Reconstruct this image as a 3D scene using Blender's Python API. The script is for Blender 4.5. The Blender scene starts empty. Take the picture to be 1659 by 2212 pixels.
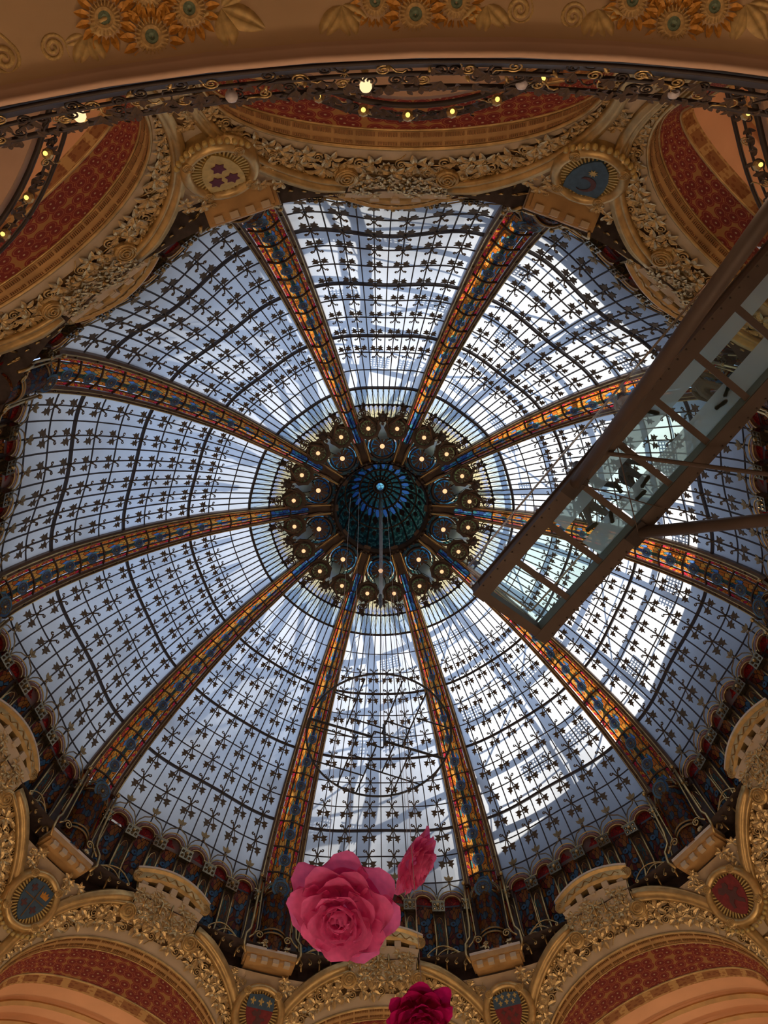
import bpy, math, random
from mathutils import Matrix, Vector
random.seed(7)
sc = bpy.context.scene
COL = sc.collection
rad = math.radians

# ------------------------------------------------------------------ camera
CAM = Vector((-0.6815, -11.1016, 0.0))
FPX = 1698.76
RIGHT = Vector((0.9997, -0.0128, -0.0206)).normalized()
DOWN = Vector((0.0051, 0.9419, -0.336)).normalized()
FWD = Vector((0.0237, 0.3358, 0.9416)).normalized()
cd = bpy.data.cameras.new('camera'); cam = bpy.data.objects.new('camera', cd); COL.objects.link(cam)
cd.sensor_fit = 'HORIZONTAL'; cd.sensor_width = 36.0; cd.lens = 36.0 * FPX / 1659.0
cd.clip_end = 400
up = -DOWN; bk = -FWD
cam.matrix_world = Matrix(((RIGHT.x, up.x, bk.x, CAM.x), (RIGHT.y, up.y, bk.y, CAM.y), (RIGHT.z, up.z, bk.z, CAM.z), (0, 0, 0, 1)))
sc.camera = cam

# ------------------------------------------------------------------ sky, sun, exposure
w = bpy.data.worlds.new('sky'); sc.world = w; w.use_nodes = True
w.node_tree.nodes['Background'].inputs[0].default_value = (0.53, 0.69, 1.0, 1)
w.node_tree.nodes['Background'].inputs[1].default_value = 1.06
sd = bpy.data.lights.new('sun', 'SUN'); sun = bpy.data.objects.new('sun', sd); COL.objects.link(sun)
sd.energy = 4.6; sd.angle = rad(0.6); sd.color = (1.0, 0.95, 0.86)
SUN_AZ, SUN_EL = rad(-94), rad(45)
sun_from = Vector((-math.sin(SUN_AZ) * math.cos(SUN_EL), math.cos(SUN_AZ) * math.cos(SUN_EL), math.sin(SUN_EL)))
sun.rotation_euler = (-sun_from).to_track_quat('-Z', 'Y').to_euler()
vs = sc.view_settings
vs.view_transform = 'Standard'; vs.look = 'None'; vs.exposure = 0.0; vs.gamma = 1.0; vs.use_curve_mapping = False
sc.cycles.max_bounces = 6; sc.cycles.diffuse_bounces = 3; sc.cycles.glossy_bounces = 2; sc.cycles.transmission_bounces = 4; sc.cycles.transparent_max_bounces = 10
sc.cycles.use_adaptive_sampling = True; sc.cycles.adaptive_threshold = 0.05
sc.cycles.use_denoising = True

# ------------------------------------------------------------------ helpers: nodes and materials
MATS = {}
def newmat(name):
    m = bpy.data.materials.new(name); m.use_nodes = True
    nt = m.node_tree; nt.nodes.clear()
    out = nt.nodes.new('ShaderNodeOutputMaterial')
    MATS[name] = m
    return m, nt, out
def nd(nt, typ, **kw):
    n = nt.nodes.new(typ)
    for k, v in kw.items():
        if k.startswith('i_'):
            n.inputs[k[2:]].default_value = v
        else:
            setattr(n, k, v)
    return n
def c4(c): return (c[0], c[1], c[2], 1)
def ramp(nt, stops, interp='LINEAR'):
    r = nt.nodes.new('ShaderNodeValToRGB'); e = r.color_ramp.elements; r.color_ramp.interpolation = interp
    while len(e) > 1: e.remove(e[-1])
    e[0].position = stops[0][0]; e[0].color = c4(stops[0][1])
    for p, c in stops[1:]:
        x = e.new(p); x.color = c4(c)
    return r
def paint(name, col, rough=0.6, metal=0.0, var=0.25, scale=3.0, bump=0.0, dark=None, coat=0.0):
    """painted / gilded / metal surface with mottled colour"""
    m, nt, out = newmat(name)
    b = nd(nt, 'ShaderNodeBsdfPrincipled'); b.inputs['Roughness'].default_value = rough; b.inputs['Metallic'].default_value = metal
    if coat: b.inputs['Coat Weight'].default_value = coat
    tc = nd(nt, 'ShaderNodeTexCoord')
    no = nd(nt, 'ShaderNodeTexNoise'); no.inputs['Scale'].default_value = scale; no.inputs['Detail'].default_value = 5
    nt.links.new(tc.outputs['Object'], no.inputs['Vector'])
    d = dark or tuple(c * (1 - var) for c in col)
    r = ramp(nt, [(0.3, d), (0.7, tuple(min(1, c * (1 + var * .5)) for c in col))])
    nt.links.new(no.outputs['Fac'], r.inputs['Fac']); nt.links.new(r.outputs['Color'], b.inputs['Base Color'])
    if bump:
        bp = nd(nt, 'ShaderNodeBump'); bp.inputs['Strength'].default_value = bump; bp.inputs['Distance'].default_value = 0.02
        n2 = nd(nt, 'ShaderNodeTexNoise'); n2.inputs['Scale'].default_value = scale * 6
        nt.links.new(tc.outputs['Object'], n2.inputs['Vector'])
        nt.links.new(n2.outputs['Fac'], bp.inputs['Height']); nt.links.new(bp.outputs['Normal'], b.inputs['Normal'])
    nt.links.new(b.outputs[0], out.inputs[0])
    return m
def emit(name, col, s):
    m, nt, out = newmat(name)
    e = nd(nt, 'ShaderNodeEmission'); e.inputs[0].default_value = c4(col); e.inputs[1].default_value = s
    nt.links.new(e.outputs[0], out.inputs[0]); return m
def glass_white(name, col, clear=0.0):
    """milky wired glass: light passes diffusely"""
    m, nt, out = newmat(name)
    tc = nd(nt, 'ShaderNodeTexCoord')
    no = nd(nt, 'ShaderNodeTexNoise'); no.inputs['Scale'].default_value = 0.9; no.inputs['Detail'].default_value = 3
    nt.links.new(tc.outputs['Object'], no.inputs['Vector'])
    r = ramp(nt, [(0.3, tuple(c * .88 for c in col)), (0.7, col)])
    nt.links.new(no.outputs['Fac'], r.inputs['Fac'])
    t = nd(nt, 'ShaderNodeBsdfTranslucent'); nt.links.new(r.outputs['Color'], t.inputs['Color'])
    df = nd(nt, 'ShaderNodeBsdfDiffuse'); df.inputs['Color'].default_value = (.6, .62, .64, 1)
    mx = nd(nt, 'ShaderNodeMixShader'); mx.inputs[0].default_value = 0.12
    nt.links.new(t.outputs[0], mx.inputs[1]); nt.links.new(df.outputs[0], mx.inputs[2])
    nt.links.new(mx.outputs[0], out.inputs[0]); return m
def stained(name, palette, scale=(6, 6), lead=0.05, bright=1.0, gloss=0.08):
    """leaded coloured glass on UV: Voronoi cells, dark cames"""
    m, nt, out = newmat(name)
    uv = nd(nt, 'ShaderNodeUVMap')
    mp = nd(nt, 'ShaderNodeMapping'); mp.inputs['Scale'].default_value = (scale[0], scale[1], 1)
    nt.links.new(uv.outputs[0], mp.inputs[0])
    v = nd(nt, 'ShaderNodeTexVoronoi'); v.voronoi_dimensions = '2D'; v.inputs['Scale'].default_value = 1.0
    ve = nd(nt, 'ShaderNodeTexVoronoi'); ve.voronoi_dimensions = '2D'; ve.feature = 'DISTANCE_TO_EDGE'; ve.inputs['Scale'].default_value = 1.0
    nt.links.new(mp.outputs[0], v.inputs['Vector']); nt.links.new(mp.outputs[0], ve.inputs['Vector'])
    sp = nd(nt, 'ShaderNodeSeparateColor'); nt.links.new(v.outputs['Color'], sp.inputs[0])
    n = len(palette)
    r = ramp(nt, [(i / n, tuple(min(1, x * bright) for x in c)) for i, c in enumerate(palette)], 'CONSTANT')
    nt.links.new(sp.outputs[0], r.inputs['Fac'])
    lt = nd(nt, 'ShaderNodeMath', operation='GREATER_THAN'); lt.inputs[1].default_value = lead
    nt.links.new(ve.outputs['Distance'], lt.inputs[0])
    mc = nd(nt, 'ShaderNodeMix', data_type='RGBA'); mc.inputs[6].default_value = (.01, .008, .006, 1)
    nt.links.new(lt.outputs[0], mc.inputs[0]); nt.links.new(r.outputs['Color'], mc.inputs[7])
    t = nd(nt, 'ShaderNodeBsdfTranslucent'); nt.links.new(mc.outputs[2], t.inputs['Color'])
    g = nd(nt, 'ShaderNodeBsdfPrincipled'); g.inputs['Roughness'].default_value = 0.25
    nt.links.new(mc.outputs[2], g.inputs['Base Color'])
    mx = nd(nt, 'ShaderNodeMixShader'); mx.inputs[0].default_value = 0.22
    nt.links.new(t.outputs[0], mx.inputs[1]); nt.links.new(g.outputs[0], mx.inputs[2])
    nt.links.new(mx.outputs[0], out.inputs[0]); return m
def clear_glass(name, tint, frost=0.0, ior_gloss=0.08):
    m, nt, out = newmat(name)
    t = nd(nt, 'ShaderNodeBsdfTransparent'); t.inputs[0].default_value = c4(tint)
    g = nd(nt, 'ShaderNodeBsdfGlossy'); g.inputs['Roughness'].default_value = 0.05
    tr = nd(nt, 'ShaderNodeBsdfTranslucent'); tr.inputs[0].default_value = c4(tuple(x * .95 for x in tint))
    m1 = nd(nt, 'ShaderNodeMixShader'); m1.inputs[0].default_value = frost
    nt.links.new(t.outputs[0], m1.inputs[1]); nt.links.new(tr.outputs[0], m1.inputs[2])
    m2 = nd(nt, 'ShaderNodeMixShader'); m2.inputs[0].default_value = ior_gloss
    nt.links.new(m1.outputs[0], m2.inputs[1]); nt.links.new(g.outputs[0], m2.inputs[2])
    nt.links.new(m2.outputs[0], out.inputs[0]); return m

glass_white('milk_glass', (0.93, 0.95, 0.97))
paint('bronze', (0.085, 0.052, 0.034), rough=0.5, metal=0.35, var=.3)
paint('iron', (0.05, 0.036, 0.032), rough=0.55, metal=0.3, var=.3)
paint('leaf_bronze', (0.12, 0.085, 0.05), rough=0.5, metal=0.4, var=.35)
paint('rail_bronze', (0.16, 0.085, 0.045), rough=0.42, metal=0.45, var=.3, scale=5)
paint('old_gold', (0.30, 0.21, 0.10), rough=0.38, metal=0.7, var=.3)
paint('gold_line', (0.62, 0.45, 0.20), rough=0.32, metal=0.85, var=.25)
paint('gold', (0.62, 0.43, 0.18), rough=0.36, metal=0.62, var=.3, scale=4)
paint('gold_leafwork', (0.68, 0.50, 0.24), rough=0.30, metal=0.70, var=.3, scale=6)
paint('relief_ground', (0.17, 0.095, 0.035), rough=0.7, var=.35, scale=5)  # brown ground, darkened further for the shade in crevices between leaves
paint('dentil_brown', (0.34, 0.17, 0.06), rough=.7, var=.2)
paint('cream_plaster', (0.62, 0.50, 0.34), rough=0.75, var=.12, scale=1.5, bump=.1)
paint('ochre_plaster', (0.60, 0.36, 0.14), rough=0.7, var=.2, scale=2)
paint('pale_stone', (0.72, 0.63, 0.54), rough=0.7, var=.12, scale=3)
paint('orange_plaster', (0.78, 0.44, 0.24), rough=0.8, var=.08, scale=1)
paint('soffit_plaster', (0.66, 0.45, 0.25), rough=0.75, var=.14, scale=1.2, bump=.1)
paint('soffit_edge', (0.62, 0.40, 0.27), rough=0.65, var=.12, scale=1.5)
paint('flower_orange', (0.62, 0.27, 0.035), rough=0.5, metal=.15, var=.3, scale=8)
paint('flower_cream', (0.58, 0.36, 0.13), rough=0.6, var=.3, scale=9)
paint('flower_green', (0.17, 0.22, 0.13), rough=0.6, var=.4, scale=12)
paint('relief_leaf', (0.62, 0.41, 0.15), rough=0.55, var=.3, scale=6)
paint('dark_steel', (0.055, 0.06, 0.07), rough=0.4, metal=0.7, var=.2)
paint('walk_brown', (0.105, 0.076, 0.062), rough=0.55, metal=0.2, var=.15, scale=2)
paint('walk_inner', (0.20, 0.25, 0.23), rough=0.45, metal=0.2, var=.15, scale=2)
paint('chrome', (0.6, 0.6, 0.6), rough=0.25, metal=0.95, var=.1)
paint('cable', (0.55, 0.55, 0.56), rough=0.5, var=.1)
paint('shield_gold', (0.62, 0.46, 0.16), rough=0.45, metal=.35, var=.25, scale=5)
paint('shield_blue', (0.045, 0.10, 0.165), rough=0.55, var=.25, scale=7)
paint('shield_red', (0.21, 0.018, 0.022), rough=0.55, var=.3, scale=7)
paint('charge_purple', (0.12, 0.02, 0.05), rough=0.6, var=.2, scale=9)
paint('charge_brown', (0.10, 0.035, 0.035), rough=0.6, var=.2, scale=9)
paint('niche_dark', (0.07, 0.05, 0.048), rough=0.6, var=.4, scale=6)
paint('mosaic_brown', (0.24, 0.11, 0.085), rough=0.4, var=.5, scale=22)
paint('crystal', (0.17, 0.14, 0.09), rough=0.12, metal=0.75, var=.6, scale=25)
paint('outer_steel', (0.35, 0.36, 0.37), rough=0.6, var=.1)
paint('roof_zinc', (0.30, 0.31, 0.33), rough=0.7, var=.1)
paint('hall_floor', (0.55, 0.42, 0.30), rough=0.5, var=.15)
paint('hall_wall', (0.60, 0.44, 0.30), rough=0.8, var=.1)
paint('shoe_black', (0.015, 0.016, 0.018), rough=0.5, var=.2)
paint('hair_dark', (0.03, 0.02, 0.015), rough=0.6, var=.3)
emit('bulb_warm', (1.0, 0.70, 0.36), 1.35)
emit('bulb_crown', (1.0, 0.55, 0.27), 1.35)
emit('bulb_yellow', (1.0, 0.72, 0.16), 1.6)
paint('bulb_off', (0.62, 0.56, 0.58), rough=0.25, var=.05)
PAL_RIB = [(.62, .17, .02), (.66, .24, .03), (.50, .10, .015), (.08, .28, .24), (.68, .28, .04), (.58, .15, .02), (.10, .22, .50), (.64, .20, .025), (.60, .26, .05), (.14, .30, .20)]
stained('rib_glass', PAL_RIB, scale=(7.5, 4.2), lead=.055, bright=1.35)
stained('shaft_glass', [(.30, .12, .04), (.42, .15, .03), (.10, .16, .28), (.48, .18, .03), (.12, .24, .34), (.34, .07, .03)], scale=(14, 12), lead=.05)
stained('rib_flow', [(.07, .16, .42), (.13, .30, .55), (.05, .10, .28), (.07, .27, .28)], scale=(3, 5), lead=.05)
stained('strip_glass', [(.75, .17, .02), (.60, .04, .02), (.80, .26, .03), (.45, .07, .03), (.80, .20, .02), (.65, .03, .07)], scale=(1.6, 7), lead=.06, bright=1.25)
stained('blue_petal_glass', [(.20, .46, .90), (.28, .60, .95), (.14, .36, .80)], scale=(3, 3), lead=.02)
stained('red_glass', [(.80, .02, .018), (.55, .012, .012), (.95, .05, .02)], scale=(4, 2), lead=.04)
stained('arcade_glass', [(.60, .15, .035), (.30, .07, .03), (.70, .24, .04), (.14, .30, .46), (.38, .04, .03), (.12, .08, .08)], scale=(5, 9), lead=.06)
stained('arcade_teal', [(.34, .17, .11), (.10, .34, .36), (.44, .17, .08), (.20, .15, .13), (.11, .27, .36), (.48, .22, .11)], scale=(6, 7), lead=.04)
stained('pastel_glass', [(.64, .54, .36), (.62, .38, .36), (.46, .38, .50), (.68, .58, .32), (.56, .36, .38), (.40, .44, .56)], scale=(2.2, 3.0), lead=.03)
stained('petal_glass', [(.66, .74, .72), (.46, .60, .72), (.70, .72, .58), (.54, .66, .76)], scale=(1.5, 1.6), lead=.03)
stained('teal_glass', [(.002, .013, .012), (.004, .024, .019), (.002, .008, .008), (.016, .045, .038)], scale=(7, 9), lead=.06)  # cupola glass darkened in its colour, standing in for shade from outside
stained('cupola_star', [(.003, .012, .014), (.16, .075, .02), (.012, .04, .12), (.006, .03, .035), (.22, .12, .05), (.015, .05, .14)], scale=(2.2, 3), lead=.05)
stained('crown_blue', [(.08, .32, .50), (.04, .18, .32), (.14, .40, .48), (.06, .22, .42)], scale=(9, 3), lead=.06)
stained('crown_green', [(.42, .52, .22), (.30, .44, .20), (.50, .56, .30)], scale=(6, 3), lead=.05)
clear_glass('walk_clear', (.66, .82, .76), frost=.05, ior_gloss=.06)
clear_glass('walk_frost', (.54, .70, .64), frost=.82, ior_gloss=.04)
clear_glass('rail_glass', (.93, .95, .95), frost=.02, ior_gloss=.06)
# rose paper
def rose_mat(name, col):
    m, nt, out = newmat(name)
    tc = nd(nt, 'ShaderNodeTexCoord'); no = nd(nt, 'ShaderNodeTexNoise'); no.inputs['Scale'].default_value = 6
    nt.links.new(tc.outputs['Object'], no.inputs['Vector'])
    r = ramp(nt, [(0.3, tuple(c * .85 for c in col)), (0.7, col)]); nt.links.new(no.outputs['Fac'], r.inputs['Fac'])
    d = nd(nt, 'ShaderNodeBsdfDiffuse'); t = nd(nt, 'ShaderNodeBsdfTranslucent')
    nt.links.new(r.outputs[0], d.inputs[0]); nt.links.new(r.outputs[0], t.inputs[0])
    mx = nd(nt, 'ShaderNodeMixShader'); mx.inputs[0].default_value = .5
    nt.links.new(d.outputs[0], mx.inputs[1]); nt.links.new(t.outputs[0], mx.inputs[2]); nt.links.new(mx.outputs[0], out.inputs[0])
rose_mat('rose_pink', (1.0, 0.22, 0.58)); rose_mat('rose_deep', (0.55, 0.012, 0.17)); rose_mat('rose_mid', (1.0, 0.22, 0.55))
# red flowered band (print on UV)
def flower_band():
    m, nt, out = newmat('red_flower_band')
    uv = nd(nt, 'ShaderNodeUVMap'); mp = nd(nt, 'ShaderNodeMapping'); mp.inputs['Scale'].default_value = (58, 5.2, 1)
    nt.links.new(uv.outputs[0], mp.inputs[0])
    v = nd(nt, 'ShaderNodeTexVoronoi'); v.voronoi_dimensions = '2D'; v.inputs['Scale'].default_value = 1; v.inputs['Randomness'].default_value = .55
    nt.links.new(mp.outputs[0], v.inputs['Vector'])
    r = ramp(nt, [(0, (.48, .34, .20)), (.09, (.20, .018, .012)), (.36, (.26, .025, .015)), (.40, (.40, .19, .08)), (.43, (.24, .024, .014)), (.53, (.30, .05, .02)), (.56, (.40, .19, .055))], 'CONSTANT')
    nt.links.new(v.outputs['Distance'], r.inputs['Fac'])
    b = nd(nt, 'ShaderNodeBsdfPrincipled'); b.inputs['Roughness'].default_value = .7; nt.links.new(r.outputs[0], b.inputs['Base Color'])
    nt.links.new(b.outputs[0], out.inputs[0])
flower_band()
def gold_print():
    m, nt, out = newmat('gold_print_band')
    uv = nd(nt, 'ShaderNodeUVMap'); mp = nd(nt, 'ShaderNodeMapping'); mp.inputs['Scale'].default_value = (20, 1.0, 1)
    nt.links.new(uv.outputs[0], mp.inputs[0])
    br = nd(nt, 'ShaderNodeTexBrick'); br.offset = 0; br.inputs['Scale'].default_value = 1; br.inputs['Brick Width'].default_value = 1.0; br.inputs['Row Height'].default_value = 1.0
    br.inputs['Mortar Size'].default_value = .16; br.inputs['Color1'].default_value = (.30, .12, .03, 1); br.inputs['Color2'].default_value = (.34, .14, .04, 1); br.inputs['Mortar'].default_value = (.55, .32, .11, 1)
    nt.links.new(mp.outputs[0], br.inputs['Vector'])
    v = nd(nt, 'ShaderNodeTexVoronoi'); v.voronoi_dimensions = '2D'; v.inputs['Scale'].default_value = 4
    nt.links.new(mp.outputs[0], v.inputs['Vector'])
    r = ramp(nt, [(0, (.55, .30, .10)), (.3, (1, 1, 1))], 'CONSTANT'); nt.links.new(v.outputs['Distance'], r.inputs['Fac'])
    mx = nd(nt, 'ShaderNodeMix', data_type='RGBA'); mx.blend_type = 'MULTIPLY'; mx.inputs[0].default_value = .6
    nt.links.new(br.outputs['Color'], mx.inputs[6]); nt.links.new(r.outputs[0], mx.inputs[7])
    b = nd(nt, 'ShaderNodeBsdfPrincipled'); b.inputs['Roughness'].default_value = .6; nt.links.new(mx.outputs[2], b.inputs['Base Color'])
    nt.links.new(b.outputs[0], out.inputs[0])
gold_print()
def cloth(name, top, legs):
    m, nt, out = newmat(name)
    tc = nd(nt, 'ShaderNodeTexCoord'); s = nd(nt, 'ShaderNodeSeparateXYZ'); nt.links.new(tc.outputs['Object'], s.inputs[0])
    mr = nd(nt, 'ShaderNodeMath', operation='DIVIDE'); mr.inputs[1].default_value = 2.0; nt.links.new(s.outputs['Z'], mr.inputs[0])
    r = ramp(nt, [(0, legs), (.47, top), (.745, (.5, .3, .22))], 'CONSTANT'); nt.links.new(mr.outputs[0], r.inputs['Fac'])
    b = nd(nt, 'ShaderNodeBsdfPrincipled'); b.inputs['Roughness'].default_value = .8; nt.links.new(r.outputs[0], b.inputs['Base Color'])
    nt.links.new(b.outputs[0], out.inputs[0])

# ------------------------------------------------------------------ helpers: meshes
class MB:
    def __init__(s): s.v = []; s.f = []; s.uv = []
    def add(s, vs, fs, uvs=None):
        o = len(s.v); s.v += [tuple(x) for x in vs]
        for i, f in enumerate(fs):
            s.f.append(tuple(a + o for a in f)); s.uv.append(uvs[i] if uvs else None)
    def grid(s, fn, nu, nv, closeu=False):
        """fn(u,v) u,v in 0..1 -> point; uv layer = (u,v)"""
        vs = [fn(i / nu, j / nv) for j in range(nv + 1) for i in range(nu + 1)]
        W = nu + 1; fs = []; uv = []
        for j in range(nv):
            for i in range(nu):
                fs.append((j * W + i, j * W + i + 1, (j + 1) * W + i + 1, (j + 1) * W + i))
                uv.append(((i / nu, j / nv), ((i + 1) / nu, j / nv), ((i + 1) / nu, (j + 1) / nv), (i / nu, (j + 1) / nv)))
        s.add(vs, fs, uv)
    def sweep(s, path, prof, side=None, closed=False, cap=True):
        """prof: list of (a,b); a along side vector, b along normal. side: function(i)->Vector, or None for parallel transport. prof may be fn(t)"""
        n = len(path); P = [Vector(p) for p in path]; rows = []
        nrm = None
        for i in range(n):
            if closed: t = P[(i + 1) % n] - P[i - 1]
            else: t = P[min(i + 1, n - 1)] - P[max(i - 1, 0)]
            if t.length < 1e-9: t = Vector((0, 0, 1))
            t.normalize()
            if side:
                a = Vector(side(i)); a = (a - t * a.dot(t)).normalized(); b = t.cross(a)
            else:
                if nrm is None:
                    nrm = Vector((0, 0, 1)) if abs(t.z) < .9 else Vector((1, 0, 0))
                nrm = (nrm - t * nrm.dot(t)).normalized(); a = nrm; b = t.cross(a)
            pr = prof(i / (n - 1)) if callable(prof) else prof
            rows.append([P[i] + a * x + b * y for x, y in pr])
        m = len(rows[0]); vs = [p for r in rows for p in r]; fs = []
        R = n if closed else n - 1
        for i in range(R):
            k = (i + 1) % n
            for j in range(m):
                l = (j + 1) % m
                fs.append((i * m + j, i * m + l, k * m + l, k * m + j))
        if cap and not closed:
            fs.append(tuple(range(m - 1, -1, -1))); fs.append(tuple((n - 1) * m + j for j in range(m)))
        s.add(vs, fs)
    def tube(s, path, r, n=6, closed=False, taper=None):
        cs = [(math.cos(2 * math.pi * k / n), math.sin(2 * math.pi * k / n)) for k in range(n)]
        if taper: s.sweep(path, lambda t: [(x * r * taper(t), y * r * taper(t)) for x, y in cs], closed=closed)
        else: s.sweep(path, [(x * r, y * r) for x, y in cs], closed=closed)
    def box(s, c, sx, sy, sz, M=None):
        vs = [Vector((x * sx / 2, y * sy / 2, z * sz / 2)) for x in (-1, 1) for y in (-1, 1) for z in (-1, 1)]
        if M: vs = [M @ v for v in vs]
        c = Vector(c); vs = [v + c for v in vs]
        s.add(vs, [(0, 1, 3, 2), (4, 6, 7, 5), (0, 4, 5, 1), (2, 3, 7, 6), (0, 2, 6, 4), (1, 5, 7, 3)])
    def lathe(s, prof, n=16, M=None, ang=2 * math.pi, a0=0):
        """prof list (r,z)"""
        full = abs(ang - 2 * math.pi) < 1e-6; cols = n if full else n + 1
        vs = []
        for i in range(cols):
            a = a0 + ang * i / n
            for r, z in prof: vs.append(Vector((r * math.cos(a), r * math.sin(a), z)))
        if M: vs = [M @ v for v in vs]
        m = len(prof); fs = []; uv = []
        for i in range(n):
            k = (i + 1) % cols
            for j in range(m - 1):
                fs.append((i * m + j, k * m + j, k * m + j + 1, i * m + j + 1))
                uv.append(((i / n, j / (m - 1)), ((i + 1) / n, j / (m - 1)), ((i + 1) / n, (j + 1) / (m - 1)), (i / n, (j + 1) / (m - 1))))
        s.add(vs, fs, uv)
    def plate(s, outline, th, M=None):
        """extrude flat outline (x,y) list, front at z=0 .. back z=-th"""
        n = len(outline)
        vs = [Vector((x, y, 0)) for x, y in outline] + [Vector((x, y, -th)) for x, y in outline]
        if M: vs = [M @ v for v in vs]
        fs = [tuple(range(n)), tuple(range(2 * n - 1, n - 1, -1))]
        fs += [(i, i + n, (i + 1) % n + n, (i + 1) % n) for i in range(n)]
        uv = [tuple(outline), None] + [None] * n
        s.add(vs, fs, [u if u else tuple((0, 0) for _ in f) for u, f in zip(uv, fs)])
    def mesh(s, name, mat, smooth=False):
        me = bpy.data.meshes.new(name); me.from_pydata(s.v, [], s.f)
        if any(s.uv):
            l = me.uv_layers.new(name='UVMap'); k = 0; d = l.data
            for f, u in zip(s.f, s.uv):
                for j in range(len(f)):
                    if u: d[k].uv = u[j]
                    k += 1
        me.materials.append(MATS[mat])
        if smooth:
            me.polygons.foreach_set('use_smooth', [True] * len(me.polygons))
        me.update(); return me
CACHE = {}
def cached(key, mat, fn, smooth=False):
    k = (key, mat)
    if k not in CACHE:
        b = MB(); fn(b); CACHE[k] = b.mesh(str(key[0] if isinstance(key, tuple) else key), mat, smooth)
    return CACHE[k]
def thing(name, label, cat, loc=(0, 0, 0), rz=0.0, group=None, kind=None):
    o = bpy.data.objects.new(name, None); COL.objects.link(o); o.empty_display_size = .2
    o.location = loc; o.rotation_euler = (0, 0, rz)
    tagp(o, label, cat, group, kind); return o
def tagp(o, label=None, cat=None, group=None, kind=None):
    if label: o['label'] = label
    if cat: o['category'] = cat
    if group: o['group'] = group
    if kind: o['kind'] = kind
    return o
def obj(name, me, parent=None, M=None):
    o = bpy.data.objects.new(name, me); COL.objects.link(o)
    if parent: o.parent = parent
    if M is not None: o.matrix_basis = M
    return o
def polar_root(name, az, r0, z0, label, cat, group=None, kind=None):
    """Empty standing at (r0, azimuth, z0), its local frame = bay frame shifted; returns root and the offset matrix for bay-frame meshes"""
    a = rad(az)
    o = thing(name, label, cat, (-r0 * math.sin(a), r0 * math.cos(a), z0), a, group, kind)
    return o, Matrix.Translation((0, -r0, -z0))
def frame(pos, xax, nax):
    """matrix with X=xax, Z=nax (orthonormalised)"""
    z = Vector(nax).normalized(); x = Vector(xax); x = (x - z * x.dot(z)).normalized(); y = z.cross(x)
    p = Vector(pos)
    return Matrix(((x.x, y.x, z.x, p.x), (x.y, y.y, z.y, p.y), (x.z, y.z, z.z, p.z), (0, 0, 0, 1)))
def spiral(r0, turns, n, r1=0.0, cx=0, cy=0, a0=0, sgn=1):
    return [(cx + (r0 + (r1 - r0) * t / n) * math.cos(a0 + sgn * 2 * math.pi * turns * t / n), cy + (r0 + (r1 - r0) * t / n) * math.sin(a0 + sgn * 2 * math.pi * turns * t / n), 0) for t in range(n + 1)]
def pix(px, py, z):
    """point of the plane at height z seen at a photo pixel"""
    d = FWD + RIGHT * ((px - 829.5) / FPX) + DOWN * ((py - 1106) / FPX)
    return CAM + d * (z / d.z)

# ------------------------------------------------------------------ dome surface
KS = list(range(-5, 13))
RC = [1.72, 2.40, 3.12, 3.88, 4.65, 5.41, 6.144, 6.857, 7.55, 8.234, 8.869, 9.453, 10.03, 10.554, 11.0, 11.399, 11.742, 11.93]
ZC = [31.80, 31.62, 31.40, 31.10, 30.75, 30.38, 30.0, 29.598, 29.09, 28.499, 27.872, 27.195, 26.436, 25.644, 24.806, 23.886, 22.942, 22.05]
DR = [0, 0, 0, .01, .03, .049, .075, .095, .117, .145, .18, .213, .28, .355, .435, .50, .54, .55]
DZ = [0, .03, .06, .08, .09, .096, .097, .097, .097, .12, .15, .18, .20, .225, .25, .27, .28, .28]
AE = [6.6, 5.4, 4.8, 4.3, 4.05, 3.93, 3.83, 3.74, 3.67, 3.645, 3.62, 3.60, 3.59, 3.58, 3.57, 3.56, 3.56, 3.56]
def lut(T, k):
    x = k + 5; i = max(0, min(len(T) - 2, int(math.floor(x)))); f = x - i
    a = T[max(0, i - 1)]; b = T[i]; c = T[i + 1]; d = T[min(len(T) - 1, i + 2)]
    if i == 0: a = 2 * b - c
    if i == len(T) - 2: d = 2 * c - b
    return b + .5 * f * (c - a + f * (2 * a - 5 * b + 4 * c - d + f * (3 * (b - c) + d - a)))
def S(k, ph, off=0.0):
    """bay frame point; off = shift towards the inside"""
    wv = (1 - math.cos(math.pi * ph)) / 2
    r = lut(RC, k) + lut(DR, k) * wv; z = lut(ZC, k) + lut(DZ, k) * wv
    a = rad(ph * (18 - lut(AE, k)))
    if off:
        e = .05; r2 = lut(RC, k + e) - lut(RC, k - e); z2 = lut(ZC, k + e) - lut(ZC, k - e); L = math.hypot(r2, z2)
        r += off * z2 / L; z += -off * r2 / L
    return Vector((-r * math.sin(a), r * math.cos(a), z))
def S_frame(k, ph, off=0.0):
    p = S(k, ph, off); t = S(k + .05, ph) - S(k - .05, ph); l = S(k, min(1, ph + .02)) - S(k, max(-1, ph - .02))
    n = l.cross(t)  # inward?
    if n.z > 0 or n.dot(Vector((p.x, p.y, 0))) > 0: n = -n
    return p, t.normalized(), l.normalized(), n.normalized()

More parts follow.
